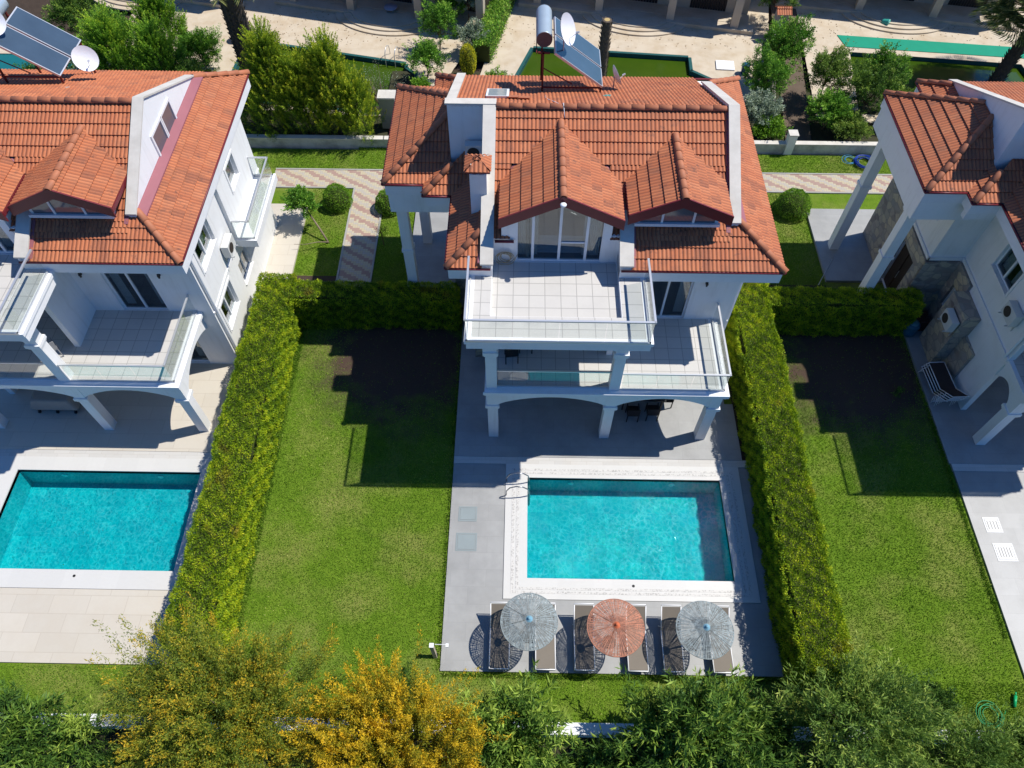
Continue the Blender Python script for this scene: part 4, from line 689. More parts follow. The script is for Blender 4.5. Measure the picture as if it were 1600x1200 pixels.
# ================= UMBRELLAS, LOUNGERS =================
def straw(name, c):
    k = NT(name); c2 = k.mixc(k.ramp(k.noise(9, 5, rough=.7), [(.35, (0, 0, 0)), (.65, (1, 1, 1))]), tuple(x * .45 for x in c), tuple(min(.8, x * 1.15) for x in c)); c2 = k.mixc(k.math('MULTIPLY', k.noise(2.5, 4), .3), c2, (.42, .38, .31)); k.set(Base_Color=c2, Roughness=.9); return k.m
S_BLUE = straw('blue_grey_straw', (.25, .31, .325)); S_ORG = straw('orange_straw', (.46, .16, .085)); H_BLUE = simple('blue_hub', (.18, .36, .46), .8, .2, 9); H_ORG = simple('orange_hub', (.55, .14, .06), .8, .2, 9)
def umbrella(loc, mat, hub, label, seed):
    t = empty('straw_umbrella', loc, label, 'beach umbrella', 'round straw umbrellas by the pool'); R = .87; H = .26; rg = np.random.default_rng(seed)
    z = lambda r: 1.98 - H * (r / R) ** 1.25
    b = B(); N = 64
    for k in range(N):
        a = 2 * math.pi * k / N + rg.normal() * .012; r0 = .05 if k % 2 == 0 else .26; w0 = .006; w1 = .011 + rg.random() * .016; pts = []
        for i in range(6): r = r0 + (R - r0) * i / 5; ww = w0 + (w1 - w0) * i / 5; aa = a + rg.normal() * .008; pts.append((r, ww, aa))
        vs = []
        for r, ww, aa in pts:
            c, s2 = math.cos(aa), math.sin(aa); zz = z(r) + .012; vs += [(c * r - s2 * ww, s2 * r + c * ww, zz), (c * r + s2 * ww, s2 * r - c * ww, zz), (c * r, s2 * r, zz - .02)]
        b.add(vs, [(3 * i, 3 * i + 1, 3 * i + 4, 3 * i + 3) for i in range(5)] + [(3 * i + 1, 3 * i + 2, 3 * i + 5, 3 * i + 4) for i in range(5)] + [(3 * i + 2, 3 * i, 3 * i + 3, 3 * i + 5) for i in range(5)])
    r = .1
    while r < R - .02:
        n = 72; vs = []; w = .007 + .006 * rg.random()
        for k in range(n):
            a = 2 * math.pi * k / n; wob = (.012 if k % 2 else -.006); rr = r + rg.normal() * .005
            vs += [(math.cos(a) * (rr - w), math.sin(a) * (rr - w), z(r) + wob), (math.cos(a) * (rr + w), math.sin(a) * (rr + w), z(r) + wob - .004)]
        b.add(vs, [(2 * k, 2 * k + 1, (2 * k + 3) % (2 * n), (2 * k + 2) % (2 * n)) for k in range(n)]); r += .029 + rg.random() * .009
    b.build('straw_canopy', mat, t)
    b = B(); b.tube([(math.cos(2 * math.pi * k / 48) * R, math.sin(2 * math.pi * k / 48) * R, z(R)) for k in range(49)], .016, 6, False); b.build('rim', mat, t, True)
    b = B(); b.lathe((0, 0, 1.90), [(.13, .045), (.10, .075), (.07, .115), (.045, .13), (.04, .17), (.01, .18)], 20); b.build('hub', hub, t, True)
    for k in range(8): a = 2 * math.pi * k / 8 + .2; b = B(); b.tube([(0, 0, z(0) - .03), (math.cos(a) * R, math.sin(a) * R, z(R) - .015)], .012, 5); b.build('rib', TWIG, t)
    b = B(); b.tube([(0, 0, -.03), (0, 0, 1.93)], .024, 10); b.build('pole', TWIG, t); b = B(); b.lathe((0, 0, -.05), [(.22, 0), (.22, .05), (.05, .09), (.04, .25)], 20); b.build('base', DARK, t); return t
umbrella((-.36, -17.22, -.02), S_BLUE, H_BLUE, 'blue-grey straw umbrella, the one nearest the lawn edge with the small post', 1); umbrella((2.28, -17.36, -.02), S_ORG, H_ORG, 'orange straw umbrella between the two blue-grey ones', 2); umbrella((4.99, -17.38, -.02), S_BLUE, H_BLUE, 'blue-grey straw umbrella nearest the hedge shadow', 3)
def lounger(loc, label, group='sun loungers under the straw umbrellas'):
    t = empty('sun_lounger', loc, label, 'sun lounger', group); W = .31
    for s in (-1, 1):
        b = B(); b.tube([(s * W, -.98, .33), (s * W, .30, .33)], .018, 8); b.tube([(s * W, .28, .34), (s * W, .93, .80)], .018, 8); b.build('side_rail', ALU, t, True)
    b = B(); b.box(-W + .01, W - .01, -.95, .30, .325, .337); b.hexa([(-W + .01, .30, .33), (W - .01, .30, .33), (W - .01, .92, .785), (-W + .01, .92, .785), (-W + .01, .295, .34), (W - .01, .295, .34), (W - .01, .912, .797), (-W + .01, .912, .797)]); b.build('sling', TAUPE, t)
    for s in (-1, 1):
        for y0, y1 in ((-.86, -.93), (.42, .52)): b = B(); b.tube([(s * W, y0, .33), (s * (W + .01), y1, 0)], .016, 7); b.build('leg', ALU, t, True)
    b = B(); b.tube([(-W, -.98, .33), (W, -.98, .33)], .018, 8); b.tube([(-W, .50, .04), (W, .50, .04)], .014, 7); b.tube([(-W, -.92, .08), (W, -.92, .08)], .014, 7); b.build('crossbar', ALU, t, True)
    b = B(); b.tube([(-W, .93, .80), (-W, .96, .83), (W, .96, .83), (W, .93, .80)], .016, 7); b.tube([(-W, .6, .57), (-W, .72, .06)], .013, 6); b.tube([(W, .6, .57), (W, .72, .06)], .013, 6); b.build('backrest_frame', ALU, t, True); return t
LB = [(-1.27, 'outermost beige sun lounger beside the lawn, in the straw umbrella shadow'), (.19, 'beige sun lounger half under the blue-grey umbrella nearest the lawn'), (1.43, 'shaded sun lounger to the lawn side of the orange umbrella'), (3.11, 'beige sun lounger under the orange umbrella, on its hedge side'), (4.24, 'shaded sun lounger between the orange and the last blue-grey umbrella'), (5.79, 'beige sun lounger under the last umbrella, nearest the hedge shadow')]
l0 = lounger((LB[0][0], -17.33, -.05), LB[0][1])
for x, lab in LB[1:]: c = copy_tree(l0); c.location = (x, -17.33, -.05); c['label'] = lab
# stacked loungers beside the right house
for i in range(4):
    c = copy_tree(l0); c.location = (RX - 2.72 + .03 * i, -7.45 - .02 * i, .0 + .12 * i); c.rotation_euler = (0, 0, math.pi + .06); c['group'] = 'sun loungers stacked by the stone wall'; 
    for ch in c.children:
        if ch.name.startswith('sling'): ch.data = ch.data.copy(); ch.data.materials[0] = bpy.data.materials.get('dark_brown_sling') or simple('dark_brown_sling', (.045, .03, .026), .8, .15, 3, 90)
    c['label'] = ['lowest lounger in the stack by the stone-clad wall', 'second lounger from the ground in the stack by the stone wall', 'third lounger from the ground in the stack by the stone wall', 'topmost dark lounger of the stack by the stone wall'][i]
# ================= FURNITURE =================
def chair(loc, rz, label, mat=BLACK, group='chairs'):
    t = empty('chair', loc, label, 'chair', group, rz); b = B(); b.box(-.23, .23, -.23, .23, .42, .45); b.build('seat', mat, t); b = B(); b.box(-.23, .23, .215, .245, .47, .86); b.build('backrest', mat, t)
    for x in (-.21, .21):
        for y in (-.21, .22): b = B(); b.box(x - .018, x + .018, y - .018, y + .018, 0, .42 if y < 0 else .47); b.build('leg', mat, t)
        b = B(); b.box(x - .02, x + .02, -.22, .22, .62, .645).box(x - .015, x + .015, -.22, -.19, .45, .62); b.build('armrest', mat, t)
    return t
def table(loc, rz, label, sx, sy, mat=BLACK):
    t = empty('table', loc, label, 'table', 'outdoor tables', rz); b = B(); b.box(-sx, sx, -sy, sy, .70, .74); b.build('tabletop', mat, t)
    for x in (-sx + .06, sx - .06):
        for y in (-sy + .06, sy - .06): b = B(); b.box(x - .025, x + .025, y - .025, y + .025, 0, .70); b.build('leg', mat, t)
    return t
G1 = 'black chairs on the villa balconies and patios'
table((4.0, -8.15, .004), 0, 'black dining table on the grey patio under the balcony arch', .8, .42); chair((4.95, -8.2, .004), -math.pi / 2, 'black chair at the end of the patio table, in the sun patch', BLACK, G1); chair((3.6, -8.85, .004), math.pi, 'black chair in front of the patio table in deep shade', BLACK, G1); chair((4.35, -8.8, .004), math.pi, 'black chair in front of the patio table beside the sun patch', BLACK, G1)
chair((-1.05, -8.55, 3.36), math.pi + .1, 'black chair on the middle balcony beside the first column', BLACK, G1); chair((-.55, -8.1, 3.36), -math.pi / 2, 'black chair on the middle balcony further from the column', BLACK, G1); table((-1.0, -7.75, 3.36), 0, 'black table on the middle balcony behind the two chairs', .45, .4)
chair((1.65, -7.9, 3.36), .2, 'black chair beside the pillar of the middle balcony', BLACK, G1)
chair((LX + 1.75, -8.7, 3.36), math.pi + .7, 'metal chair on the shaded balcony of the beige-tiled villa', simple('grey_chair', (.30, .31, .33), .4, .1, metal=.4), G1)
t = empty('covered_barbecue', (LX + .27, -8.75, .004), 'barbecue under a grey fitted cover on the beige patio beneath the arches', 'barbecue')
b = B(); b.hexa([(-.95, -.38, .25), (.95, -.38, .25), (1.0, .4, .25), (-1.0, .4, .25), (-.72, -.3, .82), (.72, -.3, .82), (.75, .3, .82), (-.75, .3, .82)]); b.build('cover', simple('grey_cover', (.30, .29, .26), .7, .15, 3), t, bevel=.09)
for x in (-.7, 0, .7): b = B(); b.box(x - .03, x + .03, -.3, .3, .06, .26); b.tube([(x - .03, -.3, .06), (x + .03, -.3, .06)], .06, 12); b.build('leg', BLACK, t)
# items by the shaded wall of the right house
t = empty('water_barrel', (RX - 3.0, -4.55, .004), 'blue plastic barrel beside the hedge end and stone wall', 'barrel'); b = B(); b.lathe((0, 0, 0), [(.24, 0), (.28, .06), (.28, .2), (.30, .24), (.28, .28), (.28, .5), (.30, .54), (.28, .6), (.2, .68)], 20); b.build('body', simple('blue_plastic', (.03, .12, .18), .45, .15), t, True); b = B(); b.lathe((0, 0, .68), [(.2, 0), (.2, .03), (.05, .04)], 18); b.build('lid', simple('teal_plastic', (.10, .26, .30), .4, .1), t, True)
t = empty('wooden_crate', (RX - 2.55, -4.15, .004), 'reddish slatted wooden crate between the barrel and the stone pier', 'crate'); woodr = simple('red_wood', (.11, .05, .035), .7, .3, 6)
for i in range(5): b = B(); b.box(-.3, .3, -.3 + i * .13, -.2 + i * .13, .55, .58); b.build('slat', woodr, t)
b = B(); b.box(-.3, .3, -.3, -.27, 0, .55).box(-.3, .3, .3, .33, 0, .55).box(-.3, -.27, -.27, .3, 0, .55).box(.27, .3, -.27, .3, 0, .55); b.build('side_panel', woodr, t)
def coil(loc, r, n, label, mat, rt=.012, tilt=None, seed=0, squash=1):
    t = B(); rg = np.random.default_rng(seed); pts = []; N = n * 26
    for i in range(N): a = 2 * math.pi * i / 26; rr = r * (1 + .18 * math.sin(a * .37 + seed)) * (.75 + .25 * (i / N)); pts.append((math.cos(a) * rr + .06 * math.sin(i * .05), math.sin(a) * rr * squash, .015 + .018 * (i // 26) + .008 * math.sin(i)))
    pts.append((r * 1.5, r * .4, .015)); t.tube(pts, rt, 6, True); o = t.build('hose', mat, None, True); o.location = loc
    if tilt: o.rotation_euler = tilt
    return tag(o, label, 'hose', 'coiled garden hoses')
coil((16.25, 6.15, -.08), .48, 8, 'coiled blue hose on the grass strip beside the low white wall', simple('blue_hose', (.01, .05, .32), .4, .1), .017, None, 1); coil((15.55, 6.35, -.08), .30, 3, 'small loose coil of pale blue hose next to the dark blue coil', simple('cyan_hose', (.03, .22, .42), .4, .1), .014, None, 2)
coil((-1.28, -7.13, 7.02), .26, 5, 'beige hose coiled on the white wall beside the terrace window', simple('beige_hose', (.42, .33, .20), .6, .1), .013, (math.pi / 2, 0, 0), 3); coil((13.9, -19.35, -.08), .36, 5, 'bright green hose coiled on the lawn near the bottom corner', simple('green_hose', (.01, .26, .08), .4, .1), .012, None, 4)
b = B(); b.tube([(0, 0, 0), (.12, .32, .05)], .05, 10); b.tube([(.12, .32, .05), (.15, .42, .07)], .025, 8); o = b.build('green_bottle', simple('green_plastic', (.01, .36, .12), .35, .1), None, True); o.location = (14.75, -19.1, -.06); tag(o, 'green plastic bottle lying beside the green hose coil', 'bottle')
o = coil((2.05, -1.6, 9.0), .12, 3, 'small turquoise rope bundle on the back slope of the middle roof', simple('turquoise_rope', (.12, .40, .36), .7, .1), .012, (-.44, 0, .2), 5, .45); o['category'] = 'rope'; o['group'] = 'loose ropes on the roofs'
o = coil((LX + 2.25, -1.35, 8.88), .12, 2, 'grey cable bundle on the roof below the grey solar panels', simple('grey_cable', (.45, .45, .42), .6, .1), .01, (-.44, 0, .4), 6, .6); o['category'] = 'cable'; o['group'] = 'loose ropes on the roofs'
b = B(); pts = [(-.55, -1.5, 8.99), (-.58, -1.9, 9.18), (-.5, -2.3, 9.38), (-.28, -2.7, 9.57), (-.12, -3.1, 9.76), (-.05, -3.38, 10.02), (0, -3.7, 9.72)]; b.tube([(x + .9 - .35, y, z) for x, y, z in pts], .012, 6); o = b.build('cable', FRAME, None, True); tag(o, 'thin white cable running over the middle roof ridge', 'cable')
# loose tiles beside the skylight
b = B(); b.hexa([(-1.30, -2.25, 9.38), (-.95, -2.3, 9.40), (-.92, -2.0, 9.26), (-1.28, -1.95, 9.24), (-1.30, -2.25, 9.42), (-.95, -2.3, 9.45), (-.92, -2.0, 9.31), (-1.28, -1.95, 9.28)]); o = b.build('loose_tile', RIDGE); tag(o, 'loose clay tile lying beside the roof skylight', 'roof tile', 'loose clay tiles'); c = o.copy(); COL.objects.link(c); c.location = (.38, -.12, .06); c['label'] = 'second loose clay tile, the one farther from the skylight'
# hatches
def hatch(x0, x1, y0, y1, z, mat, label, slots=0):
    t = empty('inspection_hatch', ((x0 + x1) / 2, (y0 + y1) / 2, z), label, 'hatch', 'square floor hatches'); w = (x1 - x0) / 2; h = (y1 - y0) / 2; b = B(); k = .05
    for r in ring(-w + k, w - k, -h + k, h - k, -w, w, -h, h): b.box(*r, .0, .008)
    b.build('frame', mat, t); b = B(); b.box(-w + k + .012, w - k - .012, -h + k + .012, h - k - .012, .0, .010); ld = b.build('lid', mat, t)
    for i in range(slots): x = -w * .55 + i * w * 1.1 / max(1, slots - 1); b = B(); b.box(x - .015, x + .015, -h * .55, h * .55, .0105, .013); b.build('slot', MORTAR, ld)
    return t
HM = simple('hatch_cover', (.24, .28, .285), .5, .08); HW = simple('white_hatch', (.66, .66, .64), .5, .05)
hatch(-2.86, -2.2, -13.25, -12.68, -.048, HM, 'smaller grey-green hatch in the deck, the one nearer the house'); hatch(-2.9, -2.16, -14.35, -13.68, -.048, HM, 'larger grey-green hatch in the deck, the one farther from the house')
hatch(15.82, 16.4, -13.35, -12.78, -.048, HW, 'white slotted hatch on the right deck, the one nearer the house', 4); hatch(15.86, 16.55, -14.4, -13.75, -.048, HW, 'white slotted hatch on the right deck, the larger one farther out', 5)
# small garden post with lamp
t = empty('garden_post', (-3.32, -17.9, -.12), 'leaning beige post with white square cap at the deck corner', 'garden post'); b = B(); b.hexa([(-.06, -.06, 0), (.06, -.06, 0), (.06, .06, 0), (-.06, .06, 0), (-.14, .10, .8), (-.02, .10, .8), (-.02, .22, .8), (-.14, .22, .8)]); b.build('post', simple('beige_post', (.42, .36, .28), .7, .1), t); b = B(); b.box(-.15, -.01, .09, .23, .8, .84); b.build('cap', FRAME, t); b = B(); b.tube([(.02, .2, .8), (.38, .2, .78)], .01, 5); b.box(.36, .45, .13, .24, .72, .78); b.build('tap', FRAME, t)
o = B().tube([(0, 0, 0), (.95, 1.55, 0)], .012, 6).build('metal_rod', STEEL, None, True); o.location = (12.25, -2.0, .03); tag(o, 'thin metal rod lying across the porch patio corner and soil', 'rod')
# ================= WALLS =================
def lowwall(x0, x1, y, label, h=.42, t=.22, z0=-.2):
    T2 = empty('garden_wall', ((x0 + x1) / 2, y, 0), label, 'garden wall', 'low rendered garden walls'); w = (x1 - x0) / 2; b = B(); b.box(-w, w, -t / 2, t / 2, z0, h); b.build('wall', MORTW, T2); b = B(); b.box(-w - .02, w + .02, -t / 2 - .03, t / 2 + .03, h, h + .05); b.build('coping', CAP, T2); return T2
MORTW = stained('streaked_render', (.56, .56, .53), (.13, .13, .11), .85, .75, 1.1, .42, .7)
lowwall(-30, -7.7, 6.95, 'low streaked wall behind the lawn under the conifers'); lowwall(-7.7, 12.4, 6.95, 'low streaked wall running behind the middle villa'); lowwall(12.75, 40, 6.95, 'low streaked wall behind the grass strip with the blue hose')
t = empty('gate_pillar', (12.58, 6.95, 0), 'short white pillar with white pot fitting in the low wall', 'pillar'); b = B(); b.box(-.2, .2, -.2, .2, -.2, 1.0); b.build('shaft', WHITE, t); b = B(); b.box(-.23, .23, -.23, .23, 1.0, 1.06); b.build('cap', CAP, t)
FENW = stained('white_painted_wall', (.78, .78, .78), (.5, .5, .48), .7, .4, 1.5)
for x0, x1, lab in ((-40, -8, 'white-topped boundary wall beyond the lawns beside the bronze tree'), (-8, 4.2, 'white-topped boundary wall between the golden tree and the loungers'), (4.2, 40, 'white-topped boundary wall below the hedge end')):
    T2 = empty('boundary_wall', ((x0 + x1) / 2, -20.05, 0), lab, 'boundary wall', 'street boundary walls'); w = (x1 - x0) / 2; b = B(); b.box(-w, w, -.12, .12, -.3, .52); b.build('wall', FENW, T2); b = B(); b.box(-w, w, -.17, .17, .52, .6); b.build('coping', FENW, T2)
# ================= NEIGHBOURS BEHIND =================
def rot(p, c, a): x, y = p[0] - c[0], p[1] - c[1]; return (c[0] + x * math.cos(a) - y * math.sin(a), c[1] + x * math.sin(a) + y * math.cos(a))
def flat(name, pts, z, mat, th=.1): b = B(); b.prism([(x, y, z - th) for x, y in pts][::1], (0, 0, th)); return struct(b.build(name, mat))
def back_pool(loc, rz, pts, label, wz=-.45, lip=DTEAL, deck=None):
    """sunken pool ringed by its deck; pts = local outline (ccw)"""
    t = empty('back_pool', loc, label, 'swimming pool', 'murky green pools behind', rz); n = len(pts)
    b = B(); b.poly([(x, y, wz) for x, y in pts]); b.build('water', GWATER, t)
    b = B()
    for i in range(n): (x0, y0), (x1, y1) = pts[i], pts[(i + 1) % n]; b.poly([(x0, y0, wz - .3), (x1, y1, wz - .3), (x1, y1, .0), (x0, y0, .0)])
    b.build('basin', lip, t)
    b = B(); cx = sum(p[0] for p in pts) / n; cy = sum(p[1] for p in pts) / n
    for i in range(n):
        (x0, y0), (x1, y1) = pts[i], pts[(i + 1) % n]; k = .05
        o0 = (x0 + (x0 - cx) * k, y0 + (y0 - cy) * k * 2); o1 = (x1 + (x1 - cx) * k, y1 + (y1 - cy) * k * 2); b.hexa([(x0, y0, -.02), (x1, y1, -.02), (*o1, -.02), (*o0, -.02), (x0, y0, .03), (x1, y1, .03), (*o1, .03), (*o0, .03)])
    b.build('coping', CREAM, t); return t
# raised terrace around the back pools: deck level 0, basins dug by laying the deck in pieces
def deck_with_hole(name, outer, hole, mat, z=0.0):
    """outer, hole: matching point lists (same count)"""
    b = B(); n = len(outer)
    for i in range(n):
        a, c = outer[i], outer[(i + 1) % n]; h0, h1 = hole[i], hole[(i + 1) % n]; b.prism([(*a, z - .02), (*c, z - .02), (*h1, z - .02), (*h0, z - .02)], (0, 0, .02))
    return struct(b.build(name, mat))
def arcp(c, r, a0, a1, n): return [(c[0] + r * math.cos(a0 + (a1 - a0) * i / n), c[1] + r * math.sin(a0 + (a1 - a0) * i / n)) for i in range(n + 1)]
# pool A (left): back edge from (-14.6,15.5) to (-7.6,13.9), rounded right end
PA = [(-16.5, 15.9), (-16.8, 10.6), (-8.4, 9.6), (-7.0, 10.4), (-6.55, 11.6), (-6.75, 12.9), (-7.35, 13.5), (-7.3, 13.85)]
OA = [(-24, 24), (-24, 10.25), (-8.5, 9.25), (-6.3, 9.9), (-5.2, 11.4), (-4.6, 13.5), (-2.6, 18.5), (-2.0, 24)]
PB = [(-.2, 15.5), (-1.6, 11.2), (4.0, 10.2), (9.0, 10.2), (10.0, 11.2), (9.6, 12.6), (8.45, 13.5), (8.5, 14.75)]
OB = [(-1.2, 24), (-3.6, 10.2), (4.0, 9.2), (10.5, 9.2), (11.8, 11.4), (12.4, 13.5), (13.4, 17), (14.6, 24)]
PC = [(17.7, 15.45), (16.9, 9.9), (21, 9.5), (27.8, 9.5), (28.5, 11), (28, 12.5), (27.1, 13.4), (27.0, 14.45)]
OC = [(15.9, 24), (14.6, 9.6), (20, 8.8), (30, 8.8), (34, 12), (38, 14), (40, 18), (40, 24)]
for P, O in ((PA, OA), (PB, OB), (PC, OC)): deck_with_hole('back_terrace', O, P, CREAM)
for P, lab, wz in ((PA, 'murky green pool with dark teal rim behind the conifers', -.42), (PB, 'murky green pool behind the palm stump and middle roof', -.42), (PC, 'dark green pool below the long emerald strip', -.42)):
    b = B(); t = empty('back_pool', (0, 0, 0), lab, 'swimming pool', 'murky green pools behind'); b.poly([(x, y, -.23) for x, y in P]); b.build('water', GWATER, t); b = B(); n = len(P)
    for i in range(n): a, c = P[i], P[(i + 1) % n]; b.poly([(*a, -.24), (*c, -.24), (*c, .0), (*a, .0)])
    b.build('basin', DTEAL, t)
    b = B()
    for i in range(n):
        a, c = Vector(P[i]), Vector(P[(i + 1) % n]); d = (c - a).normalized(); nn = Vector((d.y, -d.x)) ; w_ = .3 if lab.startswith('dark') else .17
        cc = Vector((sum(p[0] for p in P) / n, sum(p[1] for p in P) / n)); nn = nn if nn.dot(a - cc) > 0 else -nn; a2, c2 = a + nn * w_, c + nn * w_; b.prism([(*a, .0), (*c, .0), (*c2, .0), (*a2, .0)], (0, 0, .02))
    b.build('coping', CREAM if lab.startswith('dark') else DTEAL, t)
make_ladder((-8.15, 14.0, -.02), math.radians(-101), 'small steel ladder rails at the green pool behind the conifers', STEEL)
b = B(); b.prism([(17.35, 17.1, .01), (17.6, 15.95, .01), (28, 14.95, .01), (28, 16.0, .01)], (0, 0, .02)); o = b.build('emerald_strip', simple('emerald_carpet', (.005, .26, .16), .8, .12, 2)); tag(o, 'long flat emerald green strip along the far pool edge', 'ground cover strip')
b = B(); b.prism([(28.6, 13.6, .01), (29.5, 12.4, .01), (33, 12.8, .01), (33, 15.0, .01), (28.4, 14.6, .01)], (0, 0, .02)); o = b.build('emerald_mat', bpy.data.materials['emerald_carpet']); tag(o, 'emerald green mat beside the palm at the photo corner', 'mat')
# green pool step, float, slab, bucket and bin
b = B(); b.box(-.55, .55, -.25, .25, 0, .06); o = b.build('pool_float', FRAME); o.location = (7.3, 12.75, -.21); o.rotation_euler = (0, 0, -.05); tag(o, 'white rectangular float board on the green pool behind the roof', 'float board')
b = B(); b.box(-.5, .5, -.42, .42, 0, .07).box(-.32, -.02, -.02, .25, .07, .08).box(.1, .38, -.02, .25, .07, .08); o = b.build('cover_slab', FRAME); o.location = (10.45, 14.0, .0); o.rotation_euler = (0, 0, -.08); tag(o, 'white square cover slab on the cream terrace beside the blue bin', 'cover')
t = empty('dustbin', (11.4, 13.35, 0), 'small dark blue bin on the cream terrace', 'bin'); b = B(); b.lathe((0, 0, 0), [(.17, 0), (.22, .45), (.23, .5)], 16); b.build('body', simple('navy_plastic', (.01, .05, .16), .4, .1), t, True); b = B(); b.lathe((0, 0, .5), [(.24, 0), (.2, .06), (.04, .1)], 16); b.build('lid', simple('blue_lid', (.02, .12, .30), .4, .1), t, True)
t = empty('bucket', (20.35, 18.15, .2), 'turquoise bucket tipped over on the cream terrace', 'bucket'); t.rotation_euler = (math.radians(80), 0, .9); b = B(); b.lathe((0, 0, -.2), [(.15, 0), (.17, .04), (.2, .38), (.21, .4)], 16); b.build('body', simple('turquoise_plastic', (.05, .38, .32), .4, .1), t, True); b = B(); b.tube([(.2 * math.cos(a), .2 * math.sin(a), .2) for a in np.linspace(0, math.pi, 9)], .01, 5); b.build('handle', STEEL, t)
t = empty('round_stool', (-8.6, 18.75, 0), 'round pale lilac-topped stool on the curved steps', 'stool'); b = B(); b.lathe((0, 0, .42), [(.38, 0), (.4, .03), (.38, .07), (.05, .09)], 22); b.build('seat', simple('lilac_grey', (.34, .35, .44), .6, .1), t, True)
for k in range(4): a = k * math.pi / 2 + .5; b = B(); b.tube([(.25 * math.cos(a), .25 * math.sin(a), .42), (.32 * math.cos(a), .32 * math.sin(a), 0)], .02, 6); b.build('leg', STEEL, t)
t = empty('flower_pot', (-17.1, 15.95, 0), 'orange terracotta pot beside the palm trunk and steps', 'plant pot'); b = B(); b.lathe((0, 0, 0), [(.22, 0), (.33, .45), (.36, .46), (.36, .54), (.30, .54), (.28, .44)], 20); b.build('body', simple('terracotta', (.42, .13, .05), .8, .15), t, True); b = B(); b.lathe((0, 0, .44), [(.28, 0), (.1, .03)], 16); b.build('soil', SOIL, t)
t = empty('screen_wall', (-7.55, 8.75, 0), 'short grey-green rendered screen wall beside the porch roof', 'screen wall'); b = B(); b.box(-.4, .4, -.5, .1, 0, 1.75); b.build('wall', simple('grey_green_render', (.24, .25, .20), .9, .15), t); b = B(); b.box(-.44, .44, -.54, .14, 1.75, 1.83); b.build('coping', CAP, t)
t = empty('tiled_pillar', (13.75, 16.9, 0), 'rendered pillar with small red tiled cap between the back plots', 'pillar'); b = B(); b.box(-.3, .3, -.3, .3, 0, 1.5); b.build('shaft', MORTAR, t); tiles('tile_cap', [([(-.42, -.42, 1.5), (.42, -.42, 1.5), (.42, 0, 1.75), (-.42, 0, 1.75)], (0, -1, -.5)), ([(-.42, .42, 1.5), (.42, .42, 1.5), (.42, 0, 1.75), (-.42, 0, 1.75)], (0, 1, -.5))], t)
slab('soil_strip', [], 0, SOIL) if False else None
b = B(); b.prism([(12.6, 7.3, -.03), (13.9, 7.3, -.03), (15.6, 20.5, -.03), (14.1, 20.5, -.03)], (0, 0, .035)); struct(b.build('soil_path', simple('brown_soil', (.125, .092, .068), .95, .3, 2, 20, .5)))
b = B(); b.prism([(11.95, 9.0, -.02), (12.15, 9.0, -.02), (13.55, 16.6, -.02), (13.35, 16.6, -.02)], (0, 0, .75)); o = b.build('divider_wall', simple('grey_concrete', (.27, .25, .22), .9, .25, 2)); tag(o, 'low grey concrete divider wall running to the tiled pillar', 'divider wall')
# villas behind: only their garden fronts show
def back_villa(loc, rz, label, steps=True):
    t = empty('back_villa', loc, label, 'villa', 'cream villas behind the pools', rz); PL = simple('cream_render', (.50, .43, .34), .85, .15, 1); b = B(); wall(b, 'y', 0, .25, -6.5, 6.5, 0, 6.4, [(-5.2, -3.1, .25, 2.4), (-1.2, 1.2, .25, 2.4), (3.1, 5.2, .25, 2.4), (-5, -3.5, 3.6, 4.9), (3.5, 5, 3.6, 4.9)]); b.box(-6.5, -6.25, .25, 9, 0, 6.4).box(6.25, 6.5, .25, 9, 0, 6.4).box(-6.25, 6.25, 8.75, 9, 0, 6.4); b.build('wall', PL, t)
    for a0, a1, z0, z1 in ((-5.2, -3.1, .25, 2.4), (-1.2, 1.2, .25, 2.4), (3.1, 5.2, .25, 2.4), (-5, -3.5, 3.6, 4.9), (3.5, 5, 3.6, 4.9)):
        b = B(); n = 14
        for i in range(n): a = a0 + (a1 - a0) * i / n; b.box(a + .01, a + (a1 - a0) / n - .01, .05, .09, z0, z1)
        b.build('shutter', DARK, t)
    for x in (-5.8, -2.1, 2.1, 5.8): b = B(); b.box(x - .22, x + .22, -1.5, -1.06, 0, 2.9); b.build('column', PL, t)
    b = B(); b.box(-6.3, 6.3, -1.6, -.001, 2.9, 3.2); b.build('balcony_slab', PL, t); b = B(); b.box(-6.6, 6.6, -1.0, 0, 0, .24).box(-6.9, 6.9, -1.7, -1.0, 0, .22); b.build('plinth', CREAM, t)
    for k, (r, h) in enumerate(((3.1, .08), (2.6, .16), (2.1, .225))):
        b = B(); P = [(r * math.cos(a), -1.3 + r * .62 * math.sin(a)) for a in np.linspace(math.pi, 2 * math.pi, 28)]; b.prism([(x, y, 0 if k == 0 else h - .085) for x, y in P], (0, 0, h if k == 0 else .085)); b.build('curved_step', CREAM, t)
    tiles('roof', [([(-7, -.7, 6.4), (7, -.7, 6.4), (7, 4.5, 8.9), (-7, 4.5, 8.9)], (0, -1, -.5)), ([(-7, 9.7, 6.4), (7, 9.7, 6.4), (7, 4.5, 8.9), (-7, 4.5, 8.9)], (0, 1, -.5))], t); b = B(); b.box(-6.9, 6.9, -.6, 9.6, 6.25, 6.39); b.build('eaves_fascia', PL, t); return t
back_villa((-8.6, 19.75, 0), math.radians(-13), 'cream villa behind the conifers with curved front steps in shade'); back_villa((6.0, 20.0, 0), math.radians(-11.5), 'cream villa behind the solar panels and palm stump'); back_villa((21.4, 20.5, 0), math.radians(-10), 'cream villa behind the emerald strip'); back_villa((-24.0, 22.0, 0), math.radians(-12), 'cream villa beyond the grey solar panels')
t = empty('back_pool', (-29, 12.8, 0), 'teal pool partly hidden under the grey solar panels', 'swimming pool', 'murky green pools behind'); b = B(); b.box(-4, 5.3, -3.2, 1.6, -.15, -.05); b.build('water', simple('teal_cover', (.01, .13, .14), .4, .15), t); b = B()
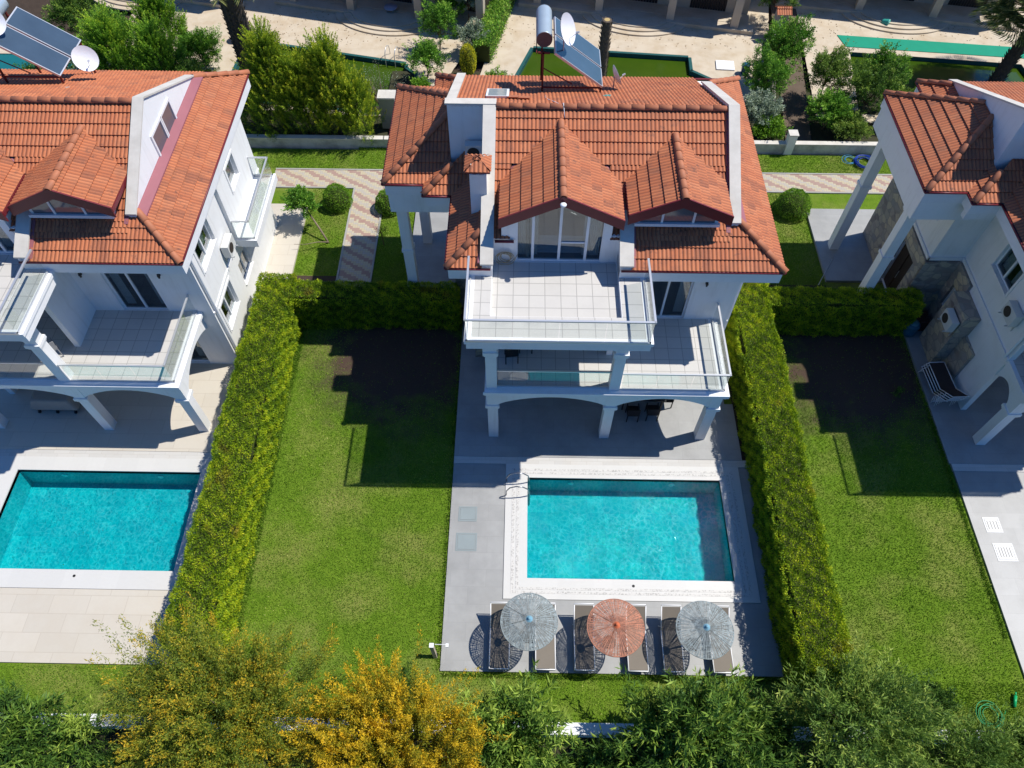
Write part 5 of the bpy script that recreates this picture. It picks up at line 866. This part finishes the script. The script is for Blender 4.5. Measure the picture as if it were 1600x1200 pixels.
for r in ring(-4, 5.3, -3.2, 1.6, -4.6, 6, -3.8, 2.2): b.box(*r, -.2, 0)
b.build('coping', CREAM, t)
# ================= TREES AND SHRUBS =================
def shrub(kind, loc, R, label, mat, ns, slen, per, L, W, trunk=.05, up=.4, spread=.1, inner=.35, amp=.25, k=0, tip=.6, cat='shrub', group=None, bark=BARK, nb=26, crownz=None, rvbase=0, lrand=.9, flat=.35):
    t = empty(kind, loc, label, cat, group); c = (0, 0, crownz if crownz is not None else R[2] * .95)
    o, O = crown('crown', c, R, ns, slen, per, L, W, mat, t, up, spread, inner, k, amp, tip, lrand, rvbase, flat)
    branches((0, 0, 0), O, nb, trunk, bark, t); return t
# bottom row, between the gardens and the camera
shrub('acacia_tree', (-8.5, -20.3, -.16), (2.9, 2.3, 2.2), 'large bronze and olive flowering tree hiding the hedge end', L_BRON, 950, .85, 170, .075, .024, .10, .35, .11, .2, .34, 1, .75, 'tree', 'flowering trees along the boundary wall', crownz=3.2, nb=60)
shrub('acacia_tree', (-3.9, -21.1, -.16), (2.45, 2.0, 2.0), 'bright golden-yellow flowering tree at the photo bottom', L_GOLD, 760, .95, 200, .065, .024, .10, .9, .085, .2, .30, 2, .85, 'tree', 'flowering trees along the boundary wall', crownz=3.0, nb=60, rvbase=.0)
GO = 'green shrubs along the boundary wall'
shrub('oleander_shrub', (-14.9, -20.9, -.16), (2.0, 1.4, 1.5), 'dark green oleander at the bottom corner beside the bronze tree', L_OLE, 230, .6, 46, .25, .046, .05, .5, .09, .2, .3, 3, .6, 'shrub', GO, crownz=1.7)
shrub('oleander_shrub', (-.85, -20.6, -.16), (1.5, 1.25, 1.8), 'fresh green oleander between the golden tree and the white wall piece', L_OLE, 220, .7, 46, .25, .048, .05, .55, .09, .2, .45, 4, .9, 'shrub', GO, crownz=1.7, rvbase=.08)
shrub('oleander_shrub', (4.2, -20.35, -.16), (2.4, 1.35, 1.8), 'wide dense oleander below the loungers', L_OLE, 370, .65, 50, .24, .046, .05, .5, .09, .2, .45, 5, .75, 'shrub', GO, crownz=1.9, rvbase=.03)
shrub('olive_shrub', (8.8, -20.0, -.16), (2.3, 1.7, 1.9), 'grey-olive shrub tree covering the hedge end by the umbrella deck', L_OLEG, 390, .85, 66, .17, .032, .06, .5, .11, .2, .45, 6, .7, 'shrub', GO, crownz=1.9)
shrub('olive_shrub', (11.9, -20.8, -.16), (2.2, 1.2, 1.3), 'dark low shrub tangle below the second lawn', L_OLEG, 300, .7, 60, .16, .03, .05, .4, .11, .2, .3, 7, .5, 'shrub', GO, crownz=1.2)
shrub('laurel_bush', (11.6, -19.3, -.12), (.75, .65, .9), 'small dark round bush at the lawn end beside the green hose', L_OLE, 90, .3, 70, .09, .03, .04, .3, .07, .25, .25, 8, .3, 'bush', GO, crownz=.8)
shrub('acacia_tree', (16.2, -20.6, -.16), (1.6, 1.4, 1.6), 'small bronze flowering tree at the bottom right corner', L_BRON, 260, .6, 110, .075, .024, .06, .45, .10, .2, .3, 9, .7, 'tree', 'flowering trees along the boundary wall', crownz=1.9)
shrub('oleander_shrub', (-4.3, -19.1, -.12), (.75, .6, .6), 'low green shrub near the leaning garden post', L_OLE, 80, .35, 60, .11, .026, .03, .5, .08, .25, .25, 10, .5, 'shrub', GO, crownz=.5)
shrub('oleander_shrub', (1.8, -21.6, -.16), (1.5, 1.0, 1.0), 'low dark oleander at the bottom edge under the white wall piece', L_OLE, 190, .5, 44, .24, .044, .05, .4, .09, .25, .25, 11, .4, 'shrub', GO, crownz=1.0)
shrub('oleander_shrub', (-11.9, -21.6, -.16), (1.3, .9, 1.0), 'dark low shrub between the corner oleander and the bronze tree', L_OLE, 140, .45, 70, .14, .03, .05, .4, .09, .25, .25, 12, .3, 'shrub', GO, crownz=.9)
shrub('oleander_shrub', (7.2, -21.7, -.16), (1.6, .9, 1.2), 'green oleander at the bottom edge below the olive shrub', L_OLE, 210, .5, 46, .24, .044, .05, .5, .09, .25, .25, 13, .6, 'shrub', GO, crownz=1.2)
shrub('oleander_shrub', (6.35, -20.15, -.16), (1.0, .6, 1.1), 'small oleander filling the gap between the loungers shrub and the olive shrub', L_OLE, 110, .5, 46, .22, .042, .05, .5, .09, .2, .4, 60, .6, 'shrub', GO, crownz=1.0)
shrub('olive_shrub', (14.3, -20.35, -.16), (1.3, .6, .9), 'thin olive shrub over the boundary wall just below the green hose', L_OLEG, 150, .5, 60, .15, .03, .04, .4, .09, .2, .4, 61, .5, 'shrub', GO, crownz=.9)
shrub('oleander_shrub', (-13.1, -20.6, -.16), (1.0, .8, 1.0), 'wispy pale oleander sprays beside the bronze tree and corner oleander', L_OLE, 60, .8, 40, .2, .035, .04, .6, .08, .2, .45, 62, .9, 'shrub', GO, crownz=1.3, rvbase=.15)
# conifers behind the low wall
def thuja(loc, R, H, label, seed, mat=L_THUJA, group='conifers behind the low wall'):
    t = empty('thuja_tree', loc, label, 'conifer', group); rg = np.random.default_rng(seed); ns = int(760 * R * H / 7); h = rg.random(ns) ** .8; a = rg.random(ns) * 2 * math.pi; prof = (1 - h) ** .62 * (1 + .28 * np.sin(a * 3 + seed) + .22 * np.sin(a * 5 + h * 9 + seed)); rr = R * prof * (.62 + .38 * rg.random(ns))
    O = np.stack([np.cos(a) * rr, np.sin(a) * rr, .15 + h * (H - .5)], 1); D = unit(np.stack([np.cos(a) * .55, np.sin(a) * .55, np.full(ns, 1.0)], 1) + rg.normal(size=(ns, 3)) * .12); per = 110; tt = rg.random((ns, per)); sl = .95 * (.6 + .7 * rg.random(ns))
    P = O[:, None] + D[:, None] * (tt * sl[:, None])[..., None] + rg.normal(size=(ns, per, 3)) * (.085 * (1.1 - 1.0 * tt))[..., None]; DD = D[:, None] + rg.normal(size=(ns, per, 3)) * .38; rv = rg.random((ns, 1)) * .3 + tt * .55 + rg.random((ns, per)) * .2 - .05; n = ns * per
    leaf_mesh('crown', P.reshape(n, 3), DD.reshape(n, 3), .08, .028, np.clip(rv, 0, 1).reshape(n), mat, t); b = B(); b.tube([(0, 0, 0), (0, 0, H * .75)], .09, 8, r2=.02)
    for i in range(0, ns, 14): b.tube([(0, 0, max(.1, O[i][2] - .3)), tuple(O[i])], .018, 4, r2=.006)
    b.build('trunk', BARK, t); return t
thuja((-12.9, 8.1, -.08), 1.25, 5.2, 'tall golden-green conifer with a sharp tip nearest the palm trunk', 21); thuja((-11.6, 7.95, -.08), 1.1, 4.1, 'rounder golden-green conifer in the middle of the conifer row', 22); thuja((-10.1, 8.0, -.08), 1.15, 4.9, 'twin-tipped golden-green conifer in the row behind the low wall', 23); thuja((-9.0, 7.8, -.08), .95, 3.2, 'shorter conifer at the end of the row beside the grey screen wall', 24)
BK = 'garden shrubs behind the low wall'
shrub('olive_shrub', (-14.3, 8.0, -.08), (1.1, .9, 1.1), 'olive-green bush between the sunlit eaves and the conifers', L_OLEG, 150, .4, 70, .09, .026, .04, .4, .08, .25, .25, 14, .4, 'shrub', BK, crownz=.9)
thuja((-21.5, 10.6, 0), 1.3, 4.2, 'green conifer behind the ridge beside the flower pot', 31, L_GTH, 'feathery conifers behind the first villa'); thuja((-19.2, 10.4, 0), 1.2, 4.0, 'second feathery green conifer behind the first villa ridge', 32, L_GTH, 'feathery conifers behind the first villa'); thuja((-20.4, 14.2, 0), 1.2, 3.6, 'feathery conifer farther back behind the first villa', 33, L_GTH, 'feathery conifers behind the first villa')
for i, (x, y, R, lab, m) in enumerate(((-25.0, 11.5, 1.3, 'leafy shrub next to the lower end of the grey solar panels', L_CIT), (-22.9, 13.6, 1.3, 'yellow-green shrub above the grey solar panels', L_CIT), (-23.2, 10.0, 1.0, 'grey-green shrub at the dish beside the first roof', L_GREYG), (-25.6, 15.6, 1.3, 'dark leafy shrub at the top edge above the solar panels', L_OLE), (-18.2, 13.0, 1.0, 'yellow-flecked shrub beside the flower pot', L_CIT))): shrub('garden_shrub', (x, y, 0), (R * 1.15, R, R * 1.1), lab, m, 260, .45, 75, .10, .035, .04, .4, .09, .25, .3, 15 + i, .7, 'shrub', BK)
def bed(i, x, y, R, h, lab, m, ns=130, W=.04, L=.10, kind='garden_shrub'): shrub(kind, (x, y, 0), (R, R * .9, h), lab, m, ns, .35, 60, L, W, .04, .45, .09, .25, .3, 30 + i, .7, 'shrub', BK, crownz=h)
bed(40, -17.6, 9.9, 1.15, 1.2, 'dark green shrub just behind the first villa roof beside the palm trunk', L_OLE, 240); bed(0, -6.0, 12.6, 1.05, 1.0, 'citrus bush beside the rounded end of the green pool', L_CIT); bed(1, -5.5, 15.3, 1.1, 1.3, 'leafy citrus shrub casting shadow on the cream terrace', L_CIT, 150); bed(2, -4.9, 17.6, .9, 1.1, 'bright green shrub in front of the shuttered villa', L_CIT); bed(3, -6.2, 10.9, .55, .5, 'small bright green bush just behind the porch roof', L_BALL, 60)
bed(4, -4.0, 17.6, .9, 1.5, 'silvery olive shrub behind the yellow cone bush', L_GREYG); bed(5, -2.2, 11.4, .75, .5, 'yellow-green bush behind the skylight', L_BALL, 80); bed(6, -3.6, 14.9, .8, .8, 'pale leafy shrub between the cone bush and the hedge', L_GREYG, 100)
def ballbush(loc, R, H, label, mat, kind='clipped_bush', cone=False, group='clipped ball bushes', dens=1500):
    t = empty(kind, loc, label, 'bush', group); n = int(dens * 4 * R * H * 1.6); d = unit(RNG.normal(size=(n, 3))); d[:, 2] = np.abs(d[:, 2]) if not cone else d[:, 2]; z = (d[:, 2] if not cone else (d[:, 2] + 1) / 2); q = 1 + .035 * np.sin(d[:, 0] * 9) * np.sin(d[:, 1] * 8 + d[:, 2] * 7) + RNG.normal(size=n) * .025
    if cone: P = np.stack([d[:, 0] * R * q, d[:, 1] * R * q, z * H * q], 1)
    else: P = np.stack([d[:, 0] * R * q, d[:, 1] * R * q, .12 + z * H * q], 1)
    leaf_mesh('foliage', P, d * .8 + RNG.normal(size=(n, 3)) * .5, .055, .028, np.clip(.45 + RNG.normal(size=n) * .22, 0, 1), mat, t); b = B(); b.lathe((0, 0, 0), [(.05, 0), (R * .82, .15 if not cone else H * .3), (R * .9, H * .4), (R * .6, H * .75), (.05, H * .9)], 14); b.build('branches', CORE, t); return t
ballbush((-9.45, 2.75, -.1), .66, .95, 'clipped ball bush on the grass corner of the paver path', L_BALL); ballbush((-7.0, 2.55, -.1), .62, .85, 'clipped ball bush half under the porch roof corner', L_BALL); ballbush((12.0, 2.7, -.1), .78, 1.0, 'larger clipped ball bush beside the grey porch patio', L_BALL)
ballbush((-3.75, 12.9, 0), .42, 1.75, 'yellow clipped cone bush on the back flower bed', leafmat('yellow_cone_leaves', [(.10, .12, .01), (.25, .26, .01), (.40, .36, .015), (.5, .42, .02)]), 'cone_bush', True, 'clipped cone bushes'); 
# round hedge row behind the cone bush
t = empty('hedge', (0, 0, 0), 'short green hedge running back between the cream terraces', 'hedge', 'back garden hedges'); b = B(); b.prism([(-3.4, 14.2, 0), (-2.65, 14.0, 0), (-1.3, 20.4, 0), (-2.2, 20.6, 0)], (0, 0, 1.1)); b.build('branches', CORE, t); n = 9000; u = RNG.random((n, 3)); P = np.stack([-3.5 + u[:, 0] * .95 + u[:, 1] * 1.25, 13.9 + u[:, 1] * 6.5, np.where(RNG.random(n) < .6, 1.15, u[:, 2] * 1.15)], 1); m = P[:, 2] < 1.1; side = RNG.random(n) < .5; P[m, 0] = (-3.5 + u[m, 1] * 1.25) + np.where(side[m], 0, .95); P += RNG.normal(size=(n, 3)) * .06; leaf_mesh('foliage', P, RNG.normal(size=(n, 3)) + np.array([0, 0, .7]), .12, .05, np.clip(.55 + RNG.normal(size=n) * .22, 0, 1), L_CIT, t)
# right back garden
ballbush((13.35, 14.3, 0), .5, 1.9, 'yellow-green cone bush below the small tiled pillar', L_BALL, 'cone_bush', True, 'clipped cone bushes')
R2 = [(12.9, 12.6, 1.1, 1.7, 'tall leafy citrus tree below the tiled pillar', L_CIT), (11.7, 10.6, 1.15, 1.4, 'bright leafy shrub behind the roof end of the middle villa', L_CIT), (11.1, 8.6, .85, .9, 'grey-green feathery shrub at the edge of the middle roof', L_GREYG), (11.6, 7.9, .7, .5, 'dark green bush behind the low wall next to the pillar', L_BALL), (14.9, 10.9, 1.0, 1.4, 'thin-leaved shrub beside the brown soil path', L_OLEG), (14.7, 8.6, 1.0, 1.0, 'yellow-green shrub just behind the low wall', L_CIT), (16.7, 9.4, 1.35, 1.5, 'dark leafy tree beside the far villa porch', L_OLE), (17.8, 10.9, 1.1, 1.4, 'light green citrus crown over the dark green pool corner', L_CIT), (18.9, 9.1, .9, .9, 'dark shrub at the porch roof corner of the far villa', L_OLE), (15.7, 7.9, .8, .6, 'low rusty-leaved bush against the low wall', L_OLEG), (13.6, 18.3, 1.0, 1.8, 'dark leafy tree at the top edge beside the tiled pillar', L_OLE)]
for i, (x, y, R, h, lab, m) in enumerate(R2): bed(10 + i, x, y, R * 1.1, h * 1.02, lab, m, 240)
bed(30, 6.1, 10.6, .8, .35, 'low plants at the green pool edge right behind the roof', L_OLEG, 70); bed(31, .2, 10.6, .5, .35, 'low strappy plants beside the solar heater legs', L_CIT, 50)
# sapling and bare plant on the front grass
t = empty('lemon_sapling', (-9.55, .25, -.1), 'young lemon tree leaning over the beige patio edge', 'tree'); o, O = crown('crown', (-1.15, 1.25, 1.15), (.75, .7, .65), 120, .3, 60, .10, .045, L_CIT, t, .35, .08, .2, 3, .25, .6); b = B(); b.tube([(0, 0, 0), (-.35, .4, .45), (-.8, .9, .85), (-1.1, 1.2, 1.1)], .05, 7, r2=.03)
for i in range(0, len(O), 8): b.tube([(-1.0, 1.1, 1.0), tuple(O[i])], .018, 4, r2=.006)
b.build('trunk', TWIG, t, True); bx = B(); bx.tube([(0, 0, .05), (-.4, -.25, .3), (-.9, -.45, .35), (-1.4, -.5, .4)], .025, 6, r2=.008); bx.build('branch', TWIG, t, True)
t = empty('bare_sapling', (-7.0, .15, -.1), 'small bare reddish sapling on the grass beside the paver path', 'sapling'); b = B(); b.tube([(0, 0, 0), (-.05, .1, .8)], .02, 6, r2=.012)
for i in range(26): a = RNG.random() * 6.28; h = .35 + .6 * RNG.random(); b.tube([(-.03, .06, h * .8), (-.03 + .4 * math.cos(a) * RNG.random(), .06 + .4 * math.sin(a) * RNG.random(), h + .25)], .008, 4, r2=.004)
b.build('stem', simple('reddish_twig', (.12, .05, .035), .8, .2), t); n = 500; leaf_mesh('foliage', RNG.normal(size=(n, 3)) * .17 + np.array([0, .1, .85]), RNG.normal(size=(n, 3)), .05, .02, RNG.random(n) * .5, L_OLE, t)
shrub('weed_tuft', (11.9 + 2.3, -7.6, -.12), (.22, .2, .25), 'small green weed tuft on the shaded second lawn', L_OLE, 20, .15, 30, .07, .02, .01, .5, .04, .2, .2, 50, .6, 'weed', 'weeds', nb=5, crownz=.2)
# palms
def trunk_mesh(b, H, r, lean=(0, 0), n=26, scal=True):
    pts = [(lean[0] * (i / 10) ** 1.3, lean[1] * (i / 10) ** 1.3, H * i / 10) for i in range(11)]; b.tube(pts, r, 14, True, r * .85)
    rows = int(H / .13)
    for j in range(rows):
        t = (j + .5) / rows; cx, cy = lean[0] * t ** 1.3, lean[1] * t ** 1.3
        for k in range(9):
            a = 2 * math.pi * (k + .5 * (j % 2)) / 9 + RNG.normal() * .08; rr = r * (1 - .15 * t); c, s2 = math.cos(a), math.sin(a); z = t * H; w_ = .075; o = .075 + .03 * RNG.random()
            b.add([(cx + c * rr * .95 - s2 * w_, cy + s2 * rr * .95 + c * w_, z - .07), (cx + c * rr * .95 + s2 * w_, cy + s2 * rr * .95 - c * w_, z - .07), (cx + c * (rr + o) + s2 * .03, cy + s2 * (rr + o) - c * .03, z + .10), (cx + c * (rr + o) - s2 * .03, cy + s2 * (rr + o) + c * .03, z + .10)], [(0, 1, 2, 3)])
PALMB = simple('palm_bark', (.11, .085, .065), .9, .45, 5, 30, .5); PALMD = simple('dark_palm_bark', (.085, .07, .055), .9, .45, 5, 30, .5)
t = empty('palm_stump', (3.5, 12.9, 0), 'cut palm stump with pale sawn top beside the solar panels', 'palm stump'); b = B(); trunk_mesh(b, 3.2, .26); b.build('trunk', simple('grey_palm_bark', (.17, .14, .11), .9, .45, 5, 30, .5), t); b = B(); b.lathe((0, 0, 3.2), [(.25, -.02), (.25, .03), (.2, .05)], 18); b.build('rim', PALMB, t); b = B(); b.lathe((0, 0, 3.24), [(.16, 0), (.15, .015)], 16); b.build('sawn_top', simple('sawn_wood', (.45, .33, .14), .8, .2), t)
def palm(loc, H, r, label, nf, FL, mat=L_PALM, fan=False, bark=PALMD, lean=(0, 0), lw=.03):
    t = empty('palm_tree', loc, label, 'palm tree', 'palm trees'); b = B(); trunk_mesh(b, H, r, lean); b.build('trunk', bark, t); top = np.array([lean[0], lean[1], H])
    for k in range(nf):
        a = 2 * math.pi * k / nf * 2.4 + RNG.normal() * .15; el = .9 - 1.1 * (k / nf); Ps = []; Ds = []; st = B()
        if fan:
            L1 = FL * .5; d0 = np.array([math.cos(a) * math.cos(el), math.sin(a) * math.cos(el), math.sin(el)]); c = top + d0 * L1; st.tube([tuple(top), tuple(c)], .02, 5)
            side = np.cross(d0, [0, 0, 1.0]); side /= np.linalg.norm(side) + 1e-6; n = 46
            for i in range(n):
                th = (i / (n - 1) - .5) * 3.6; dd = d0 * math.cos(th) + side * math.sin(th)
                for s3 in range(4): p = c + dd * (FL * .5 * s3 / 4) + np.array([0, 0, -.05 * s3 * s3]); Ps.append(p); Ds.append(dd + np.array([0, 0, -.12 * s3]))
            L_, W_ = FL * .5 / 3.2, lw
        else:
            pts = []; p = top.copy(); d = np.array([math.cos(a) * math.cos(el), math.sin(a) * math.cos(el), math.sin(el)]); seg = FL / 12
            for i in range(13): pts.append(tuple(p)); p = p + d * seg; d = d + np.array([0, 0, -.085]); d /= np.linalg.norm(d)
            st.tube(pts, .022, 5, r2=.006); side = np.cross(d, [0, 0, 1.0]); side /= np.linalg.norm(side) + 1e-6
            for i in range(1, 13):
                q0 = np.array(pts[i - 1]); q1 = np.array(pts[i])
                for m in range(7):
                    for s4 in (-1, 1): Ps.append(q0 + (q1 - q0) * m / 7); Ds.append(side * s4 * 1.0 + (q1 - q0) / seg * .7 + RNG.normal(size=3) * .1 + np.array([0, 0, -.25]))
            L_, W_ = .5, lw
        fr = st.build('frond', TWIG, t); n = len(Ps); leaf_mesh('leaflets', np.array(Ps), np.array(Ds), L_, W_, np.clip(.5 + RNG.normal(size=n) * .25, 0, 1), mat, fr)
    return t
palm((-15.25, 12.0, 0), 6.7, .58, 'tall date palm with thick dark trunk beside the conifers', 26, 2.4, lean=(.1, -.3))
palm((24.6, 12.3, 0), 3.9, .34, 'fan palm with dense drooping green crown at the top corner', 54, 3.3, L_PALM2, True, PALMD, (.6, .3), .06)
# a pale leafless shrub over the green pool
t = empty('bare_shrub', (-8.0, 9.6, -.05), 'pale nearly leafless shrub standing before the green pool', 'shrub', BK); b = B(); pts = RNG.normal(size=(46, 3)) * np.array([.55, .35, .4]) + np.array([-.3, .2, 1.9])
for p in pts: m = Vector(p) * .55 + Vector((0, 0, .15)); b.tube([(0, 0, 0), tuple(m), tuple(p)], .022, 4, r2=.005)
b.build('branches', TWIG, t); n = 900; Pq = pts[RNG.integers(0, len(pts), n)] + RNG.normal(size=(n, 3)) * .12; leaf_mesh('foliage', Pq, RNG.normal(size=(n, 3)), .06, .02, RNG.random(n), L_GREYG, t)
# fallen leaves and litter on the back terraces (uncountable)
n = 900; P = np.stack([RNG.uniform(-16, 27, n), RNG.uniform(15.6, 19.6, n), np.full(n, .012)], 1); D = RNG.normal(size=(n, 3)); D[:, 2] *= .1; o = leaf_mesh('fallen_leaves', P, D, .10, .05, RNG.random(n) * .4, leafmat('dry_leaves', [(.10, .06, .03), (.18, .11, .05), (.25, .16, .08)])); tag(o, None, None, None, 'stuff')
